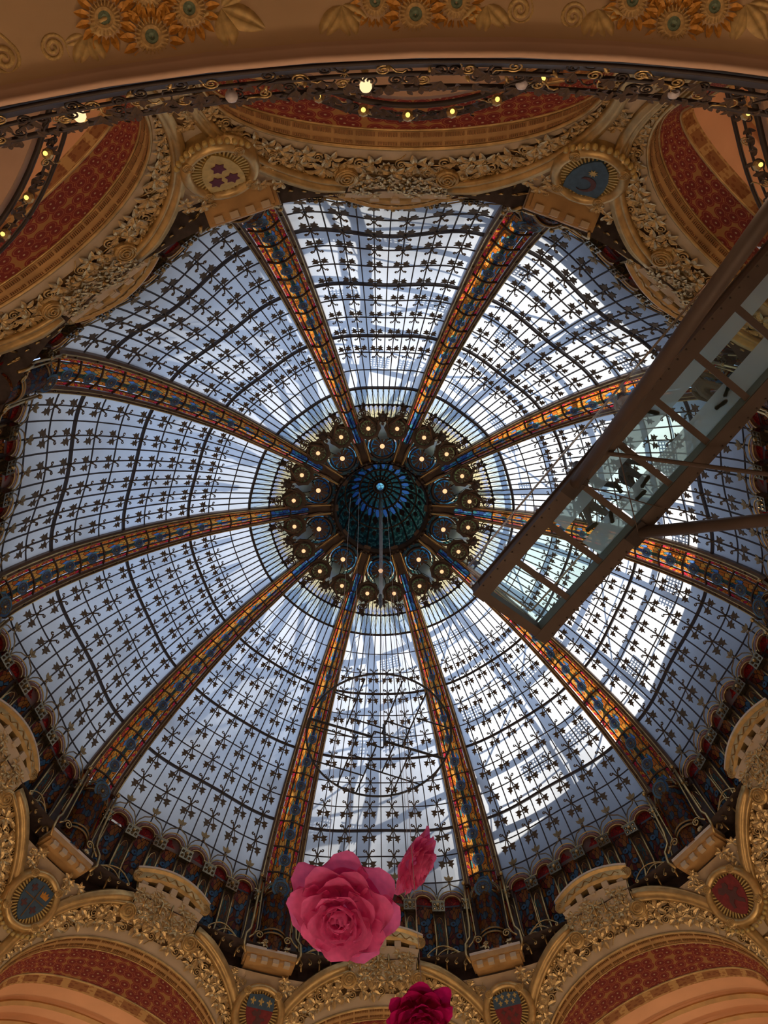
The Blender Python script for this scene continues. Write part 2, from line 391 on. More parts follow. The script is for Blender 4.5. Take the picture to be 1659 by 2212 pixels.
# ------------------------------------------------------------------ the building around (setting)
def ring_wall(name, r, z0, z1, mat, n=96):
    b = MB(); b.grid(lambda u, v: (r * math.cos(2 * math.pi * u), r * math.sin(2 * math.pi * u), z0 + (z1 - z0) * v), n, 1)
    return tagp(obj(name, b.mesh(name, mat)), kind='structure')
def annulus(name, r0, r1, z0, mat, z1=None, n=96):
    z1 = z0 if z1 is None else z1
    b = MB(); b.grid(lambda u, v: ((r0 + (r1 - r0) * v) * math.cos(2 * math.pi * u), (r0 + (r1 - r0) * v) * math.sin(2 * math.pi * u), z0 + (z1 - z0) * v), n, 1)
    return tagp(obj(name, b.mesh(name, mat)), kind='structure')
annulus('floor', 0.0, 24.0, -1.6, 'hall_floor')
ring_wall('wall_hall', 24.0, -1.6, 23.4, 'hall_wall')
annulus('roof_terrace', 13.0, 24.2, 23.4, 'roof_zinc')
ring_wall('wall_light_well', 13.0, 19.9, 23.4, 'niche_dark')
annulus('trim_light_well', 12.0, 13.0, 19.9, 'niche_dark')
ring_wall('wall_shade_ring', 14.6, 23.4, 29.1, 'roof_zinc')  # unseen ring added to shade the lower glass; height set by that shade

# outer steel of the weather roof: only its shadow falls on the milky glass
def outer_point(k, az, d):
    r = lut(RC, k); z = lut(ZC, k); e = .05
    r2 = lut(RC, k + e) - lut(RC, k - e); z2 = lut(ZC, k + e) - lut(ZC, k - e); L = math.hypot(r2, z2)
    r += -d * z2 / L; z += d * r2 / L; a = rad(az)
    return Vector((-r * math.sin(a), r * math.cos(a), z))
b = MB()
for i in range(20):
    az = i * 18 + 7
    path = [outer_point(k, az, 1.5) for k in (-3, -1, 1, 3, 5, 7, 9)]
    b.sweep(path, [(-.1, -.11), (.1, -.11), (.1, .11), (-.1, .11)], side=lambda i: (0, 0, 1))
    top = [outer_point(k, az, 2.1) for k in (-3, -1, 1, 3, 5, 7, 9)]
    b.sweep(top, [(-.05, -.05), (.05, -.05), (.05, .05), (-.05, .05)], side=lambda i: (0, 0, 1))
    for j in range(6):
        b.tube([path[j], top[j + 1]], .03, 4); b.tube([top[j], path[j]], .03, 4)
for k in (0.3, 2.4, 4.5, 6.6, 8.6):
    ring = [outer_point(k, a * 4, 1.7) for a in range(90)]
    b.tube(ring, .13, 5, closed=True)
for k in (1.3, 3.4, 5.5, 7.6):
    b.tube([outer_point(k, a * 6, 2.1) for a in range(60)], .04, 4, closed=True)
for i in range(20):
    for j, k in enumerate((0.3, 2.4, 4.5, 6.6)):
        if (i + j) % 2: b.tube([outer_point(k, i * 18 + 7, 2.0), outer_point(k + 2.1, i * 18 + 25, 2.0)], .05, 4)
tagp(obj('roof_outer_steel', b.mesh('outer_steel', 'outer_steel')), kind='structure')
# perforated maintenance walkways lying over the glass
b = MB()
def grating(az0, az1, k0, k1, n, m, d=.9):
    for i in range(n):
        for j in range(m):
            a0 = az0 + (az1 - az0) * i / n; a1 = az0 + (az1 - az0) * (i + 1) / n; q0 = k0 + (k1 - k0) * j / m; q1 = k0 + (k1 - k0) * (j + 1) / m
            for (fa, fb, fc, fd) in ((0, .42, 0, 1), (.42, 1, 0, .42)):
                P = [outer_point(q0 + (q1 - q0) * y, a0 + (a1 - a0) * x, d) for x, y in ((fa, fc), (fb, fc), (fb, fd), (fa, fd))]
                b.add(P, [(0, 1, 2, 3)])
for i in range(40):
    az = i * 9 + 3
    for k, n_ in ((0.7, 6), (4.1, 8), (7.2, 10)):
        if (i * 7 + int(k)) % 5 < 3: grating(az, az + 6.5, k, k + .62, n_, 5)
tagp(obj('roof_catwalk', b.mesh('catwalk', 'outer_steel')), kind='structure')

# ------------------------------------------------------------------ leaf shapes
def leaf_outline(L, Wd, lobes=3):
    """pointed lobed leaf from (0,0) along +x"""
    if lobes == 1:
        return [(0, 0), (.2 * L, .32 * Wd), (.5 * L, .5 * Wd), (.78 * L, .3 * Wd), (L, 0), (.78 * L, -.3 * Wd), (.5 * L, -.5 * Wd), (.2 * L, -.32 * Wd)]
    up_ = [(0, 0), (.08 * L, .14 * Wd), (.16 * L, .66 * Wd), (.40 * L, .24 * Wd), (.56 * L, .50 * Wd), (.66 * L, .17 * Wd), (L, 0)]
    return up_ + [(x, -y) for x, y in up_[-2:0:-1]]
def ridge_leaf(b, L, Wd, M, h=.25, n=1):
    """leaf with a raised midrib, closed underside not needed (lies on ground)"""
    pts = [(0, 0, 0), (.25 * L, .36 * Wd, .25 * h * L), (.55 * L, .5 * Wd, .3 * h * L), (.82 * L, .28 * Wd, .15 * h * L), (L, 0, 0), (.82 * L, -.28 * Wd, .15 * h * L), (.55 * L, -.5 * Wd, .3 * h * L), (.25 * L, -.36 * Wd, .25 * h * L)]
    mid = [(.3 * L, 0, .10 * h * L), (.62 * L, 0, .14 * h * L)]
    vs = [M @ Vector(p) for p in pts + mid]
    b.add(vs, [(0, 8, 1), (1, 8, 9, 2), (2, 9, 3), (3, 9, 4), (4, 9, 5), (5, 9, 6), (6, 9, 8, 7), (7, 8, 0)])
def spray5(b):
    """relief spray of five leaves, radius 1"""
    for i in range(5):
        a = rad(-90 + (i - 2) * 58); L = (1.0, .95, .85, .95, 1.0)[i]
        M = Matrix.Rotation(a, 4, 'Z') @ Matrix.Translation((.06, 0, .16)) @ Matrix.Rotation(rad(-3), 4, 'Y')
        ridge_leaf(b, L, .50, M, .5)
    b.lathe([(0, .30), (.09, .27), (.14, .16), (.12, .05)], 6)
def scroll_relief(b):
    p = spiral(.5, 2.1, 30, .05)
    p = [(x, y, .10 + .12 * i / 30) for i, (x, y, z) in enumerate(p)]
    tail = [(.5 - .15 * t, -.9 + .9 * t, .06) for t in (0, .33, .66)]
    b.tube(tail + p, .085, 5, taper=lambda t: .6 + .5 * math.sin(math.pi * min(1, t * 1.2)))
def blossom_relief(b):
    for i in range(10):
        M = Matrix.Rotation(2 * math.pi * i / 10, 4, 'Z') @ Matrix.Translation((.18, 0, .08)) @ Matrix.Rotation(rad(-16), 4, 'Y')
        ridge_leaf(b, .5, .26, M, .4)
    b.lathe([(0, .34), (.12, .30), (.2, .18), (.2, .04)], 8)
def me_spray(): return cached('leaf_spray_relief', 'gold_leafwork', spray5)
def me_scroll(): return cached('scroll_relief', 'gold_leafwork', scroll_relief, True)
def me_blossom(): return cached('blossom_relief', 'gold_leafwork', blossom_relief)
# ------------------------------------------------------------------ glass bays
def f_leafpair(b):
    """ironwork spray hung on a glazing bar: x lateral, y down the dome, z inwards; unit = one column width"""
    for s in (-1, 1):
        st = [(0, .05, .03), (s * .09, .2, .05), (s * .16, .36, .06), (s * .20, .48, .06)]
        b.tube(st, .035, 4)
        M = Matrix.Translation((s * .23, .41, .08)) @ Matrix.Rotation(rad(90 - s * 14), 4, 'Z')
        b.plate(leaf_outline(.60, .44), .05, M)
        cu = [(s * (.06 + .15 * t), -.06 - .30 * t, .03) for t in (0, .5, 1)]
        sp = spiral(.10, .85, 7, .05, s * .30, -.34, math.pi if s > 0 else 0, -s)
        b.tube(cu + [(x, y, .03) for x, y, z in sp], .045, 4)
    b.lathe([(0, .09), (.07, .07), (.11, 0)], 6)
def f_bud(b):
    for a in (-38, 0, 38):
        M = Matrix.Translation((0, .05, .05)) @ Matrix.Rotation(rad(90 + a), 4, 'Z')
        b.plate(leaf_outline(.5, .26, 1), .05, M)
    b.tube(spiral(.13, 1, 10, .13, 0, -.1), .04, 4)
VIS_BAYS = [0, 36, 72, 108, 144, 180, -144, -108, -72, -36]
BAY_LABEL = {
    0: 'grey glass dome bay behind the big pink rose and hanging wire ring',
    36: 'grey glass dome bay above the arch in the bottom left corner',
    72: 'blue-grey glass dome bay at left, just below the rib running straight to the left edge',
    108: 'blue glass dome bay at the left edge, between the two left-running ribs',
    144: 'blue glass dome bay above the arch in the upper left corner',
    180: 'bright glass dome bay at the top of the dome, between the two crested plates',
    -144: 'sunlit glass dome bay at upper right, beside the crescent crest',
    -108: 'sunlit glass dome bay partly hidden behind the glass footbridge',
    -72: 'sunlit glass dome bay at right, just below the tip of the glass footbridge',
    -36: 'sunlit glass dome bay above the arch in the bottom right corner'}
def build_bay(az):
    root, T0 = polar_root('dome_bay', az, 12.0, 22.0, BAY_LABEL[az], 'skylight', 'glass bays of the dome')
    # panes
    NC = 12
    for k in range(0, 12):
        for c in range(NC):
            p0 = -1 + 2 * c / NC; p1 = p0 + 2 / NC
            me = cached(('pane', k, c), 'milk_glass', lambda b: b.grid(lambda u, v: S(k + (1 - v), p0 + (p1 - p0) * u, -.03), 2, 2))
            obj('pane', me, root, T0)
    for (k0, k1, mt) in ((-1.0, 0, 'petal_glass'), (-2.0, -1.0, 'pastel_glass'), (-3.2, -2.0, 'pastel_glass'), (-4.4, -3.2, 'crown_blue')):
        for c in range(NC):
            p0 = -1 + 2 * c / NC; p1 = p0 + 2 / NC
            me = cached(('pane', k0, c), mt, lambda b: b.grid(lambda u, v: S(k1 + (k0 - k1) * v, p0 + (p1 - p0) * u, -.03), 2, 2))
            obj('pane', me, root, T0)
    # purlins
    for k in range(0, 12):
        heavy = k % 3 == 0
        hw = .045 if heavy else .018
        me = cached(('purlin', k), 'iron', lambda b: b.sweep([S(k, -1 + i / 12, .03 if heavy else .0) for i in range(25)], [(-hw, -hw), (hw, -hw), (hw, hw), (-hw, hw)], side=lambda i: S(k + .1, 0) - S(k, 0)))
        obj('purlin', me, root, T0)
    me = cached('inner_purlin', 'iron', lambda b: b.sweep([S(-1, -1 + i / 12) for i in range(25)], [(-.028, -.03), (.028, -.03), (.028, .03), (-.028, .03)], side=lambda i: (0, 1, 0)))
    obj('purlin', me, root, T0)
    for i in range(1, 12):
        obj('knot', cached('knot', 'iron', lambda b: b.lathe([(0, .05), (.05, .04), (.075, 0), (.05, -.04)], 6)), root, T0 @ frame(S(-1, -1 + i / 6, .03), (1, 0, 0), (0, 0, 1)))
    # bars: odd columns carry vines
    for c in range(1, NC):
        ph = -1 + 2 * c / NC
        vine = c % 2 == 1
        me = cached(('bar', c), 'iron', lambda b: b.sweep([S(-3.0 + i * .5, ph, .0) for i in range(30)], [(-.018, -.025), (.018, -.025), (.018, .025), (-.018, .025)], side=lambda i: (1, 0, 0)))
        bar = obj('vine' if vine else 'glazing_bar', me, root, T0)
        if vine:
            for k in range(2, 12):
                p, t, l, n = S_frame(k, ph, .07)
                wcol = (S(k, ph + .08) - S(k, ph - .08)).length * 1.0
                sc_ = max(.46, min(.66, wcol * 1.2))
                x = t.cross(n) * 1.0
                M = frame(p, x, n)
                if (M.to_3x3() @ Vector((0, 1, 0))).dot(t) < 0: M = frame(p, -x, n)
                M = M @ Matrix.Scale(sc_, 4)
                if k < 11: obj('leaf_spray', cached('leaf_pair', 'leaf_bronze', f_leafpair), bar, M)
for az in VIS_BAYS: build_bay(az)

# ------------------------------------------------------------------ ribs
def E(k, off=0.0, lat=0.0):
    """rib frame: point of the rib midline at dome parameter k, off inwards, lat in units of half width"""
    r = lut(RC, k) + lut(DR, k); z = lut(ZC, k) + lut(DZ, k); e = .05
    r2 = lut(RC, k + e) + lut(DR, k + e) - lut(RC, k - e) - lut(DR, k - e); z2 = lut(ZC, k + e) + lut(DZ, k + e) - lut(ZC, k - e) - lut(DZ, k - e); L = math.hypot(r2, z2)
    hw = r * math.tan(rad(lut(AE, k)))
    return Vector((-lat * hw, r + off * z2 / L, z - off * r2 / L))
RIB_LABEL = {18: 'dark stained-glass dome rib just left of the big pink rose', -18: 'glowing orange stained-glass dome rib right of the small pink rose',
    54: 'stained-glass dome rib ending above the blue shield at bottom left', -54: 'stained-glass dome rib ending above the red shield at bottom right',
    90: 'stained-glass dome rib reaching the left edge low, below the dome centre', -90: 'stained-glass dome rib at right, emerging from below the glass footbridge',
    126: 'stained-glass dome rib reaching the left edge high, above the dome centre', -126: 'stained-glass dome rib at right, cut off by the brown tube of the footbridge',
    162: 'dark blue stained-glass dome rib ending at the three-star crest', -162: 'stained-glass dome rib ending at the crescent crest'}
def barrel(k0, k1):
    return lambda u, v: E(k0 + (k1 - k0) * v, .06 + .16 * math.cos(math.pi * (u - .5)), -.42 + .84 * u)
def f_rosette(b):
    b.tube([(math.cos(2 * math.pi * i / 20), math.sin(2 * math.pi * i / 20), 0) for i in range(20)], .08, 5, closed=True)
    for i in range(14):
        M = Matrix.Rotation(2 * math.pi * i / 14, 4, 'Z') @ Matrix.Translation((.34, 0, .03))
        b.plate(leaf_outline(.58, .11, 1), .06, M)
    b.tube([(.36 * math.cos(2 * math.pi * i / 12), .36 * math.sin(2 * math.pi * i / 12), 0) for i in range(12)], .05, 4, closed=True)
def f_boss(b): b.lathe([(0, .22), (.12, .18), (.2, .08), (.22, 0)], 8)
def f_halo(b):
    b.lathe([(.30, .0), (1.05, -.02), (1.45, -.05)], 18)
def build_rib(az):
    root, T0 = polar_root('dome_rib', az, 12.4, 22.4, RIB_LABEL[az], 'dome rib', 'stained-glass ribs of the dome')
    kk = [-4.4 + i * .35 for i in range(46)]
    for s in (-1, 1):
        def rail(b):
            path = [E(k, .05, s * .84) for k in kk]
            def pr(t):
                k = -4.4 + t * 15.75; h = (lut(RC, k) + lut(DR, k)) * math.tan(rad(lut(AE, k))) * .16
                return [(-h, -.12), (-h, .10), (-h * .4, .17), (h * .4, .17), (h, .10), (h, -.12)]
            b.sweep(path, pr, side=lambda i: (1, 0, 0))
        o = obj('side_rail', cached(('side_rail', s), 'rail_bronze', rail), root, T0)
        def gl(b):
            b.tube([E(k, .26, s * .90) for k in kk], .022, 5); b.tube([E(k, .26, s * .74) for k in kk], .014, 4)
        obj('gold_bead', cached(('gold_bead', s), 'gold_line', gl), o)
        def cb(b):
            b.tube([E(k, .12, s * .445) for k in kk], .03, 5)
        obj('came_bar', cached(('came_bar', s), 'bronze', cb), root, T0)
        for k in range(1, 12):
            obj('rivet', cached('rivet', 'crystal', lambda b: b.lathe([(0, .05), (.03, .04), (.045, 0)], 6)), o, frame(E(k + .5, .24, s * .82), (1, 0, 0), E(k, 1) - E(k, 0)))
    for k in range(-3, 12):
        k1 = k + 1
        me = cached(('stained_panel', k), 'rib_glass' if k > -2 else 'rib_flow', lambda b: b.grid(barrel(k, k1), 6, 4))
        pan = obj('stained_panel', me, root, T0)
        me = cached(('flow', k), 'rib_flow', lambda b: b.grid(lambda u, v: E(k + v, .245, -.10 + .2 * u), 2, 3))
        obj('blue_strip', me, pan)
        for s in (-1, 1):
            me = cached(('edge_strip', k, s), 'strip_glass', lambda b: b.grid(lambda u, v: E(k + v, .08, s * (.47 + .19 * u)), 1, 3))
            obj('edge_strip', me, root, T0)
        me = cached(('cross_bar', k), 'bronze', lambda b: b.sweep([E(k1, .09 + .18 * math.cos(math.pi * (i / 8 - .5)) if 0 < i < 8 else .10, -.66 + 1.32 * i / 8) for i in range(9)], [(-.022, -.03), (.022, -.03), (.022, .03), (-.022, .03)], side=lambda i: E(k1 + .1) - E(k1)))
        obj('cross_bar', me, root, T0)
        if k >= 2:
            p = E(k + .5, .30, 0); nrm = E(k + .5, 1) - E(k + .5, 0); tn = E(k + .6) - E(k + .4)
            hw = (lut(RC, k + .5) + lut(DR, k + .5)) * math.tan(rad(lut(AE, k + .5)))
            M = frame(p, Vector((1, 0, 0)), nrm)
            R = hw * .215 * (1.0 if k > 4 else .9)
            ro = obj('rosette', cached('rosette', 'leaf_bronze', f_rosette), root, T0 @ M @ Matrix.Scale(R, 4))
            obj('boss', cached('boss', 'gold_line', f_boss), ro)
            obj('blue_halo', cached('blue_halo', 'blue_petal_glass', f_halo), ro)
    # lower shaft: round-topped stained casing standing on the crest plate
    def shaft(b):
        b.grid(lambda u, v: Vector((-.46 * math.cos(math.pi * u), 12.32 + .08 * (1 - v) - .46 * math.sin(math.pi * u), 19.75 + 2.45 * v)), 10, 5)
        b.grid(lambda u, v: Vector((-.46 * math.cos(math.pi * u) * math.cos(v * math.pi / 2), 12.32 - .46 * math.sin(math.pi * u) * math.cos(v * math.pi / 2), 22.2 + .46 * math.sin(v * math.pi / 2))), 10, 4)
    sh = obj('lower_shaft', cached('lower_shaft', 'shaft_glass', shaft, True), root, T0)
    for q, (xa, xb) in enumerate(((-1.05, -.72), (-.60, -.45), (.45, .60), (.72, 1.05))):
        obj('shaft_back', cached(('shaft_back', q), 'niche_dark', lambda b: b.grid(lambda u, v: Vector((xa + (xb - xa) * u, 12.52 - .12 * v, 19.7 + 3.3 * v)), 1, 2)), root, T0)
    for s in (-1, 1):
        obj('edge_strip', cached(('low_strip', s), 'strip_glass', lambda b: b.grid(lambda u, v: Vector((s * (.60 + .12 * u), 12.52 - .12 * v, 19.7 + 3.3 * v)), 1, 6)), root, T0)
    obj('crown_plate', cached('crown_plate', 'bronze', lambda b: b.grid(lambda u, v: E(-4.8 + 1.85 * v, .14, -.7 + 1.4 * u), 2, 4)), root, T0)
    for z in (20.35, 20.5, 22.15):
        obj('hoop', cached(('hoop', z), 'old_gold', lambda b: b.tube([Vector((-.48 * math.cos(math.pi * i / 14), 12.36 - .48 * math.sin(math.pi * i / 14), z)) for i in range(15)], .035, 5), True), root, T0)
    for q, (xr, zr, yy, th) in enumerate(((.5, .52, 12.1, .035), (.58, .62, 12.15, .022))):
        obj('arched_hood', cached(('arched_hood', q), 'old_gold', lambda b: b.tube([Vector((-xr * math.cos(math.pi * i / 14), yy, 22.15 + zr * math.sin(math.pi * i / 14))) for i in range(15)], th, 5), True), root, T0)
    M = frame((0, 11.83, 22.22), (1, 0, 0), (0, -1, -.25))
    ro = obj('rosette', cached('rosette', 'leaf_bronze', f_rosette), root, T0 @ M @ Matrix.Scale(.23, 4))
    obj('boss', cached('boss', 'gold_line', f_boss), ro); obj('blue_halo', cached('blue_halo', 'blue_petal_glass', f_halo), ro)
    for s in (-1, 1):
        def stem(b):
            b.tube([(s * .72, 12.05, 22.7), (s * .74, 12.1, 21.9), (s * .76, 12.15, 21.0), (s * .80, 12.1, 20.5), (s * .95, 11.95, 20.15), (s * .97, 11.9, 19.7), (s * .86, 12.0, 19.45)], .045, 6)
            b.tube([(s * .62, 12.05, 22.5), (s * .60, 12.1, 21.6), (s * .58, 12.15, 20.6), (s * .70, 12.0, 20.2), (s * .84, 11.92, 20.0)], .03, 5)
            b.tube([Vector((s * (.50 + x), 12.0, 20.25 + y)) for x, y, z in spiral(.16, 1.6, 16, .03)], .025, 5)
        obj('gilt_stem', cached(('gilt_stem', s), 'gold_line', stem, True), root, T0)
        obj('finial_ball', cached(('finial', s), 'gold_line', lambda b: b.lathe([(0, .08), (.06, .06), (.08, 0), (.06, -.06), (0, -.08)], 8, Matrix.Translation((s * .72, 12.0, 22.8))), True), root, T0)
for i in range(10):
    az = 18 + 36 * i
    if az > 180: az -= 360
    build_rib(az)

# ------------------------------------------------------------------ crown of the dome and cupola
def P3(r, az, z): return Vector((-r * math.sin(rad(az)), r * math.cos(rad(az)), z))
DN = Vector((0, 0, -1))
def f_lampring(b):
    b.lathe([(.90, .03), (.96, .12), (1.06, .06), (1.02, -.08)], 20)
def f_lamppetals(b):
    for i in range(12):
        M = Matrix.Rotation(2 * math.pi * i / 12, 4, 'Z') @ Matrix.Translation((.24, 0, .10)) @ Matrix.Rotation(rad(-8), 4, 'Y')
        b.plate([(0, 0), (.12, .09), (.30, .11), (.44, .15), (.54, .10), (.57, 0), (.54, -.10), (.44, -.15), (.30, -.11), (.12, -.09)], .05, M)
    b.lathe([(.20, .12), (.30, .08), (.28, .0)], 12)
def f_lampglass(b): b.lathe([(.15, .02), (.45, .0), (.95, -.02)], 20)
def f_bulb(b): b.lathe([(0, .30), (.12, .28), (.20, .20), (.22, .10), (.16, .0), (.10, -.1)], 10)
CROWN_POS = {0: 'at the bottom, crossed by the hanging cables', 36: 'at lower left, facing the lower left arch', 72: 'at left, just below the left-running rib', 108: 'at left, just above the left-running rib', 144: 'at upper left', 180: 'at the very top', -144: 'at upper right', -108: 'at right, just above the right-running rib', -72: 'at right, nearest the footbridge tip', -36: 'at lower right'}
def build_lobe(az):
    root, T0 = polar_root('crown_lamp_cluster', az, 3.2, 31.2, 'three-lamp bronze cluster of the crown ' + CROWN_POS[az], 'lamp cluster', 'lamp clusters around the crown')
    def lamp(name, pos, R, gm):
        M = T0 @ frame(pos, (1, 0, 0), DN) @ Matrix.Scale(R, 4)
        o = obj(name, cached('lamp_ring', 'bronze', f_lampring, True), root, M)
        obj('petal_rosette', cached('lamp_petals', 'bronze', f_lamppetals), o)
        obj('glass_ring', cached('lamp_glass', gm, f_lampglass), o)
        sb = (.10 / .22) / R * (1.0 if R > .4 else .85)
        obj('bulb', cached('crown_bulb', 'bulb_crown', f_bulb, True), o, Matrix.Translation((0, 0, .05)) @ Matrix.Scale(sb, 4))
    lamp('large_lamp', P3(2.79, 0, 31.42), .52, 'crown_blue')
    for s in (-1, 1): lamp('small_lamp', P3(3.69, s * 9.03, 30.92), .36, 'crown_green')
    M = T0 @ frame(P3(4.08, 0, 30.86), (1, 0, 0), DN)
    def knob(b):
        b.lathe([(0, .16), (.10, .13), (.14, .06), (.10, .0), (.17, -.02), (.2, -.08)], 12)
        for i in range(8):
            Mx = Matrix.Rotation(2 * math.pi * i / 8, 4, 'Z') @ Matrix.Translation((.17, 0, 0))
            b.plate(leaf_outline(.14, .12, 1), .04, Mx)
    obj('knob', cached('crown_knob', 'bronze', knob), root, M)
    for s in (-1, 1):
        def arm(b):
            # whiplash strap: hub ring -> round the large lamp -> between lamps -> knob
            def q(r, a, z): return P3(r, s * a, z)
            b.tube([q(2.15, 7.5, 31.5), q(2.45, 12, 31.45), q(2.8, 13.2, 31.35), q(3.15, 11, 31.2), q(3.35, 6.5, 31.1), q(3.6, 3.6, 31.0), q(3.9, 2.6, 30.9), q(4.02, 2.2, 30.86)], .05, 5)
            b.tube([q(2.2, 11, 31.5), q(2.6, 15, 31.4), q(3.0, 14.5, 31.25), q(3.35, 13.5, 31.1), q(3.7, 14.6, 30.95), q(4.0, 13.6, 30.85), q(4.1, 11, 30.82)], .045, 5)
            b.tube([q(3.3, 8.5, 31.1), q(3.45, 4.2, 31.05), q(3.8, 4.6, 30.92), q(4.05, 7.5, 30.85), q(4.2, 9.5, 30.8)], .045, 5)
        obj('strap_arm', cached(('strap_arm', s), 'rail_bronze', arm, True), root, T0)
        def curl(b):
            for (r, a, R, sg) in ((4.35, 11.8, .16, 1), (4.30, 8.8, .13, -1), (4.55, 10.6, .10, 1)):
                c = P3(r, s * a, 30.80)
                b.tube([c + Vector((x, y, 0)) for x, y, z in spiral(R, 1.6, 16, .03, 0, 0, 0, s * sg)], .026, 5)
            for (r, a) in ((4.18, 10.4), (4.42, 10.2), (4.62, 9.6)):
                b.plate(leaf_outline(.22, .18), .04, frame(P3(r, s * a, 30.80), P3(1, s * a, 0), DN))
        obj('scroll_tip', cached(('scroll_tip', s), 'bronze', curl), root, T0)
        # pierced bronze field around the small lamp
        def plateb(b):
            c = P3(3.69, s * 9.03, 30.98)
            o_ = [(.47 * math.cos(2 * math.pi * i / 16) * (1 if i % 2 else 1.12), .47 * math.sin(2 * math.pi * i / 16) * (1 if i % 2 else 1.12)) for i in range(16)]
            i_ = [(.34 * math.cos(2 * math.pi * i / 16), .34 * math.sin(2 * math.pi * i / 16)) for i in range(16)]
            vs = [c + Vector((x, y, 0)) for x, y in o_ + i_]
            b.add(vs, [(i, (i + 1) % 16, 16 + (i + 1) % 16, 16 + i) for i in range(16)])
            b.add([v + Vector((0, 0, .06)) for v in vs], [(16 + i, 16 + (i + 1) % 16, (i + 1) % 16, i) for i in range(16)])
        obj('collar_plate', cached(('collar_plate', s), 'bronze', plateb), root, T0)
    # leaded glass field between the lamps
    def fieldg(b):
        def fn(u, v):
            r = 3.05 + 1.05 * v; hwid = .34 * (1 - v) ** 1.3 + .07
            p = P3(r, 0, 31.36 - .45 * v); return p + Vector(((u - .5) * 2 * hwid, 0, 0))
        b.grid(fn, 4, 6)
    obj('glass_tongue', cached('glass_tongue', 'petal_glass', fieldg), root, T0)
    def bluering(b):
        b.lathe([(.60, .0), (.74, .01)], 20, frame(P3(2.79, 0, 31.44), (1, 0, 0), DN))
    obj('mosaic_ring', cached('mosaic_ring', 'crown_blue', bluering), root, T0)
    def back(b):
        b.grid(lambda u, v: P3(1.95 + .55 * v, -17.9 + 35.8 * u, 31.74 - .12 * v), 10, 4)
    obj('dark_backing', cached('dark_backing', 'bronze', back), root, T0)
for az in VIS_BAYS: build_lobe(az)
cup = thing('cupola', 'small teal glass cupola with radiating spokes at the centre of the dome', 'cupola', (0, 0, 31.6))
TC = Matrix.Translation((0, 0, -31.6))
def cupz(t):   # t 0..1 from rim to eye
    a = t * math.pi / 2 * .93
    return 1.98 * math.cos(a), 31.85 + 2.9 * math.sin(a)
def rim(b):
    b.lathe([(2.12, 31.45), (2.22, 31.62), (2.12, 31.85), (1.95, 31.9), (1.92, 31.7), (2.0, 31.5)], 60)
    for i in range(60):
        b.lathe([(0, -.07), (.05, -.05), (.07, 0)], 5, Matrix.Translation((2.1 * math.cos(i * math.pi / 30), 2.1 * math.sin(i * math.pi / 30), 31.45)))
obj('rim', cached('cupola_rim', 'bronze', rim), cup, TC)
for i in range(20):
    a0 = 2 * math.pi * i / 20
    def spoke(b):
        b.tube([(cupz(t)[0] * .985, 0, cupz(t)[1]) for t in [j / 10 for j in range(11)]], .045, 5)
    obj('spoke', cached('cupola_spoke', 'bronze', spoke, True), cup, TC @ Matrix.Rotation(a0, 4, 'Z'))
    for j, (t0, t1, mt) in enumerate(((0, .30, 'teal_glass'), (.30, .58, 'teal_glass'), (.58, 1.0, 'cupola_star'))):
        def pane(b):
            b.grid(lambda u, v: Vector((cupz(t0 + (t1 - t0) * v)[0] * math.cos(.314 * u), cupz(t0 + (t1 - t0) * v)[0] * math.sin(.314 * u), cupz(t0 + (t1 - t0) * v)[1])), 3, 4)
        obj('pane', cached(('cupola_pane', j), mt, pane), cup, TC @ Matrix.Rotation(a0, 4, 'Z'))
    for t, ol in ((.52, [(0, -.3), (.14, 0), (0, .3), (-.14, 0)]), (.30, [(-.10, -.08), (0, -.18), (.10, -.08), (.06, .12), (-.06, .12)])):
        obj('cast_leaf', cached(('cupola_leaf', t), 'bronze', lambda b: b.plate(ol, .03, frame((cupz(t)[0] * .97, 0, cupz(t)[1]), (0, 1, 0), (-.9, 0, -.45)))), cup, TC @ Matrix.Rotation(a0 + .157, 4, 'Z'))
for nm, r, z, th in (('eye_ring', .30, 34.6, .06), ('hoop', .95, 34.2, .05), ('hoop', 1.6, 33.35, .04), ('hoop', .55, 34.5, .04), ('eye_ring', .20, 34.62, .03)):
    obj(nm, cached((nm, r), 'bronze', lambda b: b.tube([(r * math.cos(i * math.pi / 16), r * math.sin(i * math.pi / 16), z) for i in range(32)], th, 6, closed=True), True), cup, TC)
def lantern(b):
    b.lathe([(.26, 34.7), (.26, 35.3), (0, 35.4)], 16)
obj('lantern_glass', cached('lantern', 'crown_blue', lantern), cup, TC)

